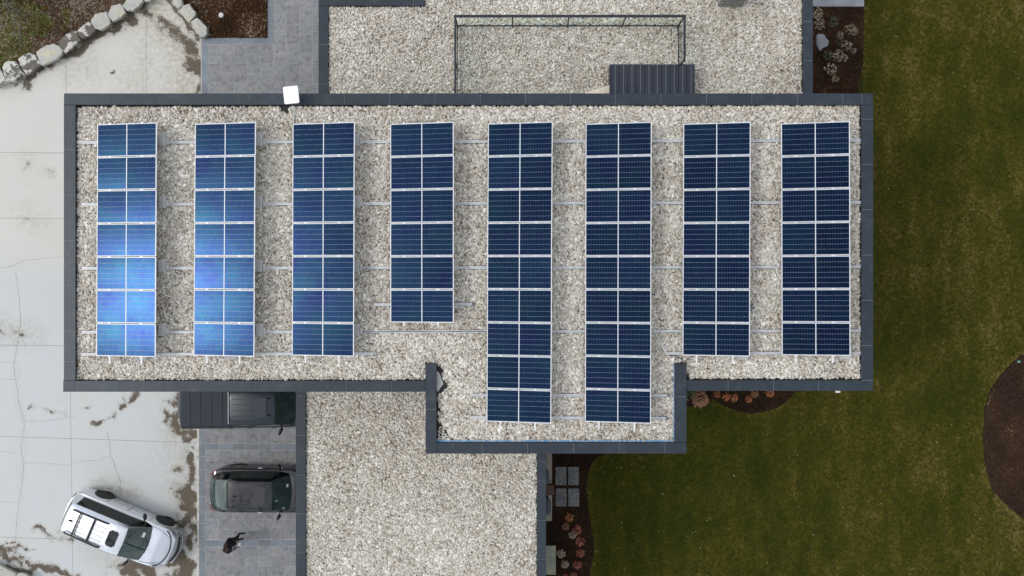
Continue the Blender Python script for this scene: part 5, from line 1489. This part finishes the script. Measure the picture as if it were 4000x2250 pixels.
for i, (x, y, r_, lb) in enumerate(((3258, 85, 20, 'dark green low shrub high in the corner bed'), (3282, 160, 16, 'dark green low shrub in the middle of the corner bed'), (3236, 215, 20, 'dark green low shrub left in the corner bed'), (2700, 1540, 26, 'green low shrub in the corner right of the bay'),)):
    rosette(x, y, r_, 'green', lb, 450 + i, n=60, group='low green shrubs by the walls', nm='low_shrub')
rosette(2735, 1560, 34, 'brown', 'brown grey ground shrub at the left end of the half round bed', 470, n=170, nm='low_shrub', group='low shrubs by the walls')
boulder([(3187, 145), (3196, 136), (3216, 137), (3224, 150), (3235, 162), (3232, 180), (3214, 186), (3206, 196), (3196, 192), (3190, 172)], .12, 'flat pale rock in the mulch of the upper right corner bed', mat('grey_flat_rock', (.23, .24, .26), .9, noise=(6, (.18, .18, .18), .45, .65)), 77)

# bare tree reaching in at the upper left corner
tr = tag(empty('bare_tree', P(-120, -120, 0)), 'leafless grey tree whose twigs reach into the upper left corner', 'tree')
M_bark = mat('grey_bark', (0.20, 0.185, 0.16), .9, noise=(20, (.12, .11, .095), .4, .7))
ol = tr.location.copy()
q = lambda px, py, z: P(px, py, z) - ol
MB().tube([Vector((0, 0, 0)), Vector((.05, 0, 1.2)), q(-60, -70, 2.4), q(-10, -30, 3.0)], [.12, .10, .07, .045], 8).build('trunk', M_bark, tr, smooth=60)
random.seed(21)
BRN = [([(-10, -30), (15, 10), (35, 35), (50, 58), (60, 85), (75, 112), (82, 140), (78, 158)], .022), ([(15, 10), (60, 38), (95, 58), (120, 54), (165, 50), (190, 46)], .013), ([(-10, -30), (30, 8), (55, 45), (72, 62), (78, 66)], .018), ([(50, 58), (50, 82), (58, 105), (56, 130), (50, 145)], .011),
       ([(60, 85), (75, 100), (95, 115), (108, 135)], .009), ([(35, 35), (25, 55), (5, 60), (-20, 62)], .011), ([(15, 10), (12, 30), (4, 40)], .011), ([(170, -20), (180, 5), (192, 30), (210, 48), (230, 50)], .009), ([(60, 30), (85, 35), (105, 50)], .009), ([(20, -20), (60, 15), (110, 40), (160, 52), (200, 50)], .008), ([(200, -20), (225, 20), (245, 45)], .007), ([(72, 62), (88, 85), (105, 92)], .007), ([(78, 158), (70, 168), (74, 176)], .007), ([(72, 120), (76, 150), (90, 168)], .007)]
for pl, r0 in BRN:
    pts = []; zz = 3.0
    for i, (x, y) in enumerate(pl):
        pts.append(q(x + random.uniform(-2, 2), y + random.uniform(-2, 2), 3.0 - .22 * i))
    MB().tube(pts, [max(.004, r0 * (1 - .8 * i / len(pts))) for i in range(len(pts))], 5).build('branch', M_bark, tr)
    for i in range(1, len(pts)):
        for _ in range(2):
            d = Vector((random.uniform(-1, 1), random.uniform(-1, 1), random.uniform(-.3, .3))); L_ = random.uniform(.15, .45)
            m_ = pts[i] + d * L_ * .5 + Vector((random.uniform(-.05, .05), random.uniform(-.05, .05), 0))
            MB().tube([pts[i], m_, pts[i] + d * L_], [.006, .0045, .003], 4).build('twig', M_bark, tr)

# leafless trees beyond the lower edge of the picture, mirrored in the car roofs and windscreens
M_dbark = mat('dark_bark', (0.045, 0.040, 0.034), .9, noise=(12, (.03, .026, .022), .4, .7))
def grow(mb, rt, p, d, L, r, dep):
    q = p + d * L * .5 + Vector((rt.uniform(-.1, .1), rt.uniform(-.1, .1), rt.uniform(-.05, .1))) * L; e = p + d * L
    mb.tube([p, q, e], [r, r * .8, r * .55], 5 if dep > 1 else 4, cap=False)
    if dep == 0: return
    for _ in range(rt.choice((3, 4))):
        nd = (d + Vector((rt.uniform(-1, 1), rt.uniform(-1, 1), rt.uniform(-.5, .8))) * .75).normalized()
        grow(mb, rt, p.lerp(e, rt.uniform(.45, 1)), nd, L * rt.uniform(.5, .75), r * .5, dep - 1)
def far_tree(loc, hgt, seed, label):
    bt = tag(empty('bare_tree', loc), label, 'tree')
    rt = random.Random(seed); f = hgt / 11
    tk = [Vector((0, 0, 0)), Vector((.1, .1, 2.5 * f)), Vector((.0, .2, 5.0 * f)), Vector((.1, .5, 8.0 * f)), Vector((.0, .8, 11.0 * f))]
    MB().tube(tk, [.24, .19, .15, .10, .05], 9).build('trunk', M_dbark, bt, smooth=60)
    for k in range(12):
        z = (3.2 + .68 * k) * f; t = k / 12
        p = Vector((.05, .07 * z * .9, z)); a = k * 2.4 + seed
        mb = MB(); grow(mb, rt, p, Vector((math.cos(a), math.sin(a), .55)).normalized(), 2.5 * (1.15 - .5 * t), .055, 3)
        mb.build('branch', M_dbark, bt)
far_tree((-12.2, -17.2, 0), 10, 5, 'leafless tree beyond the apron, mirrored in the windscreen of the silver car')
far_tree((-16.6, -15.2, 0), 14, 6, 'tall leafless tree beyond the driveway, mirrored in the black car roof')
far_tree((-22.0, -15.6, 0), 13, 8, 'leafless tree beyond the lower left corner, mirrored in the sunroof of the silver car')
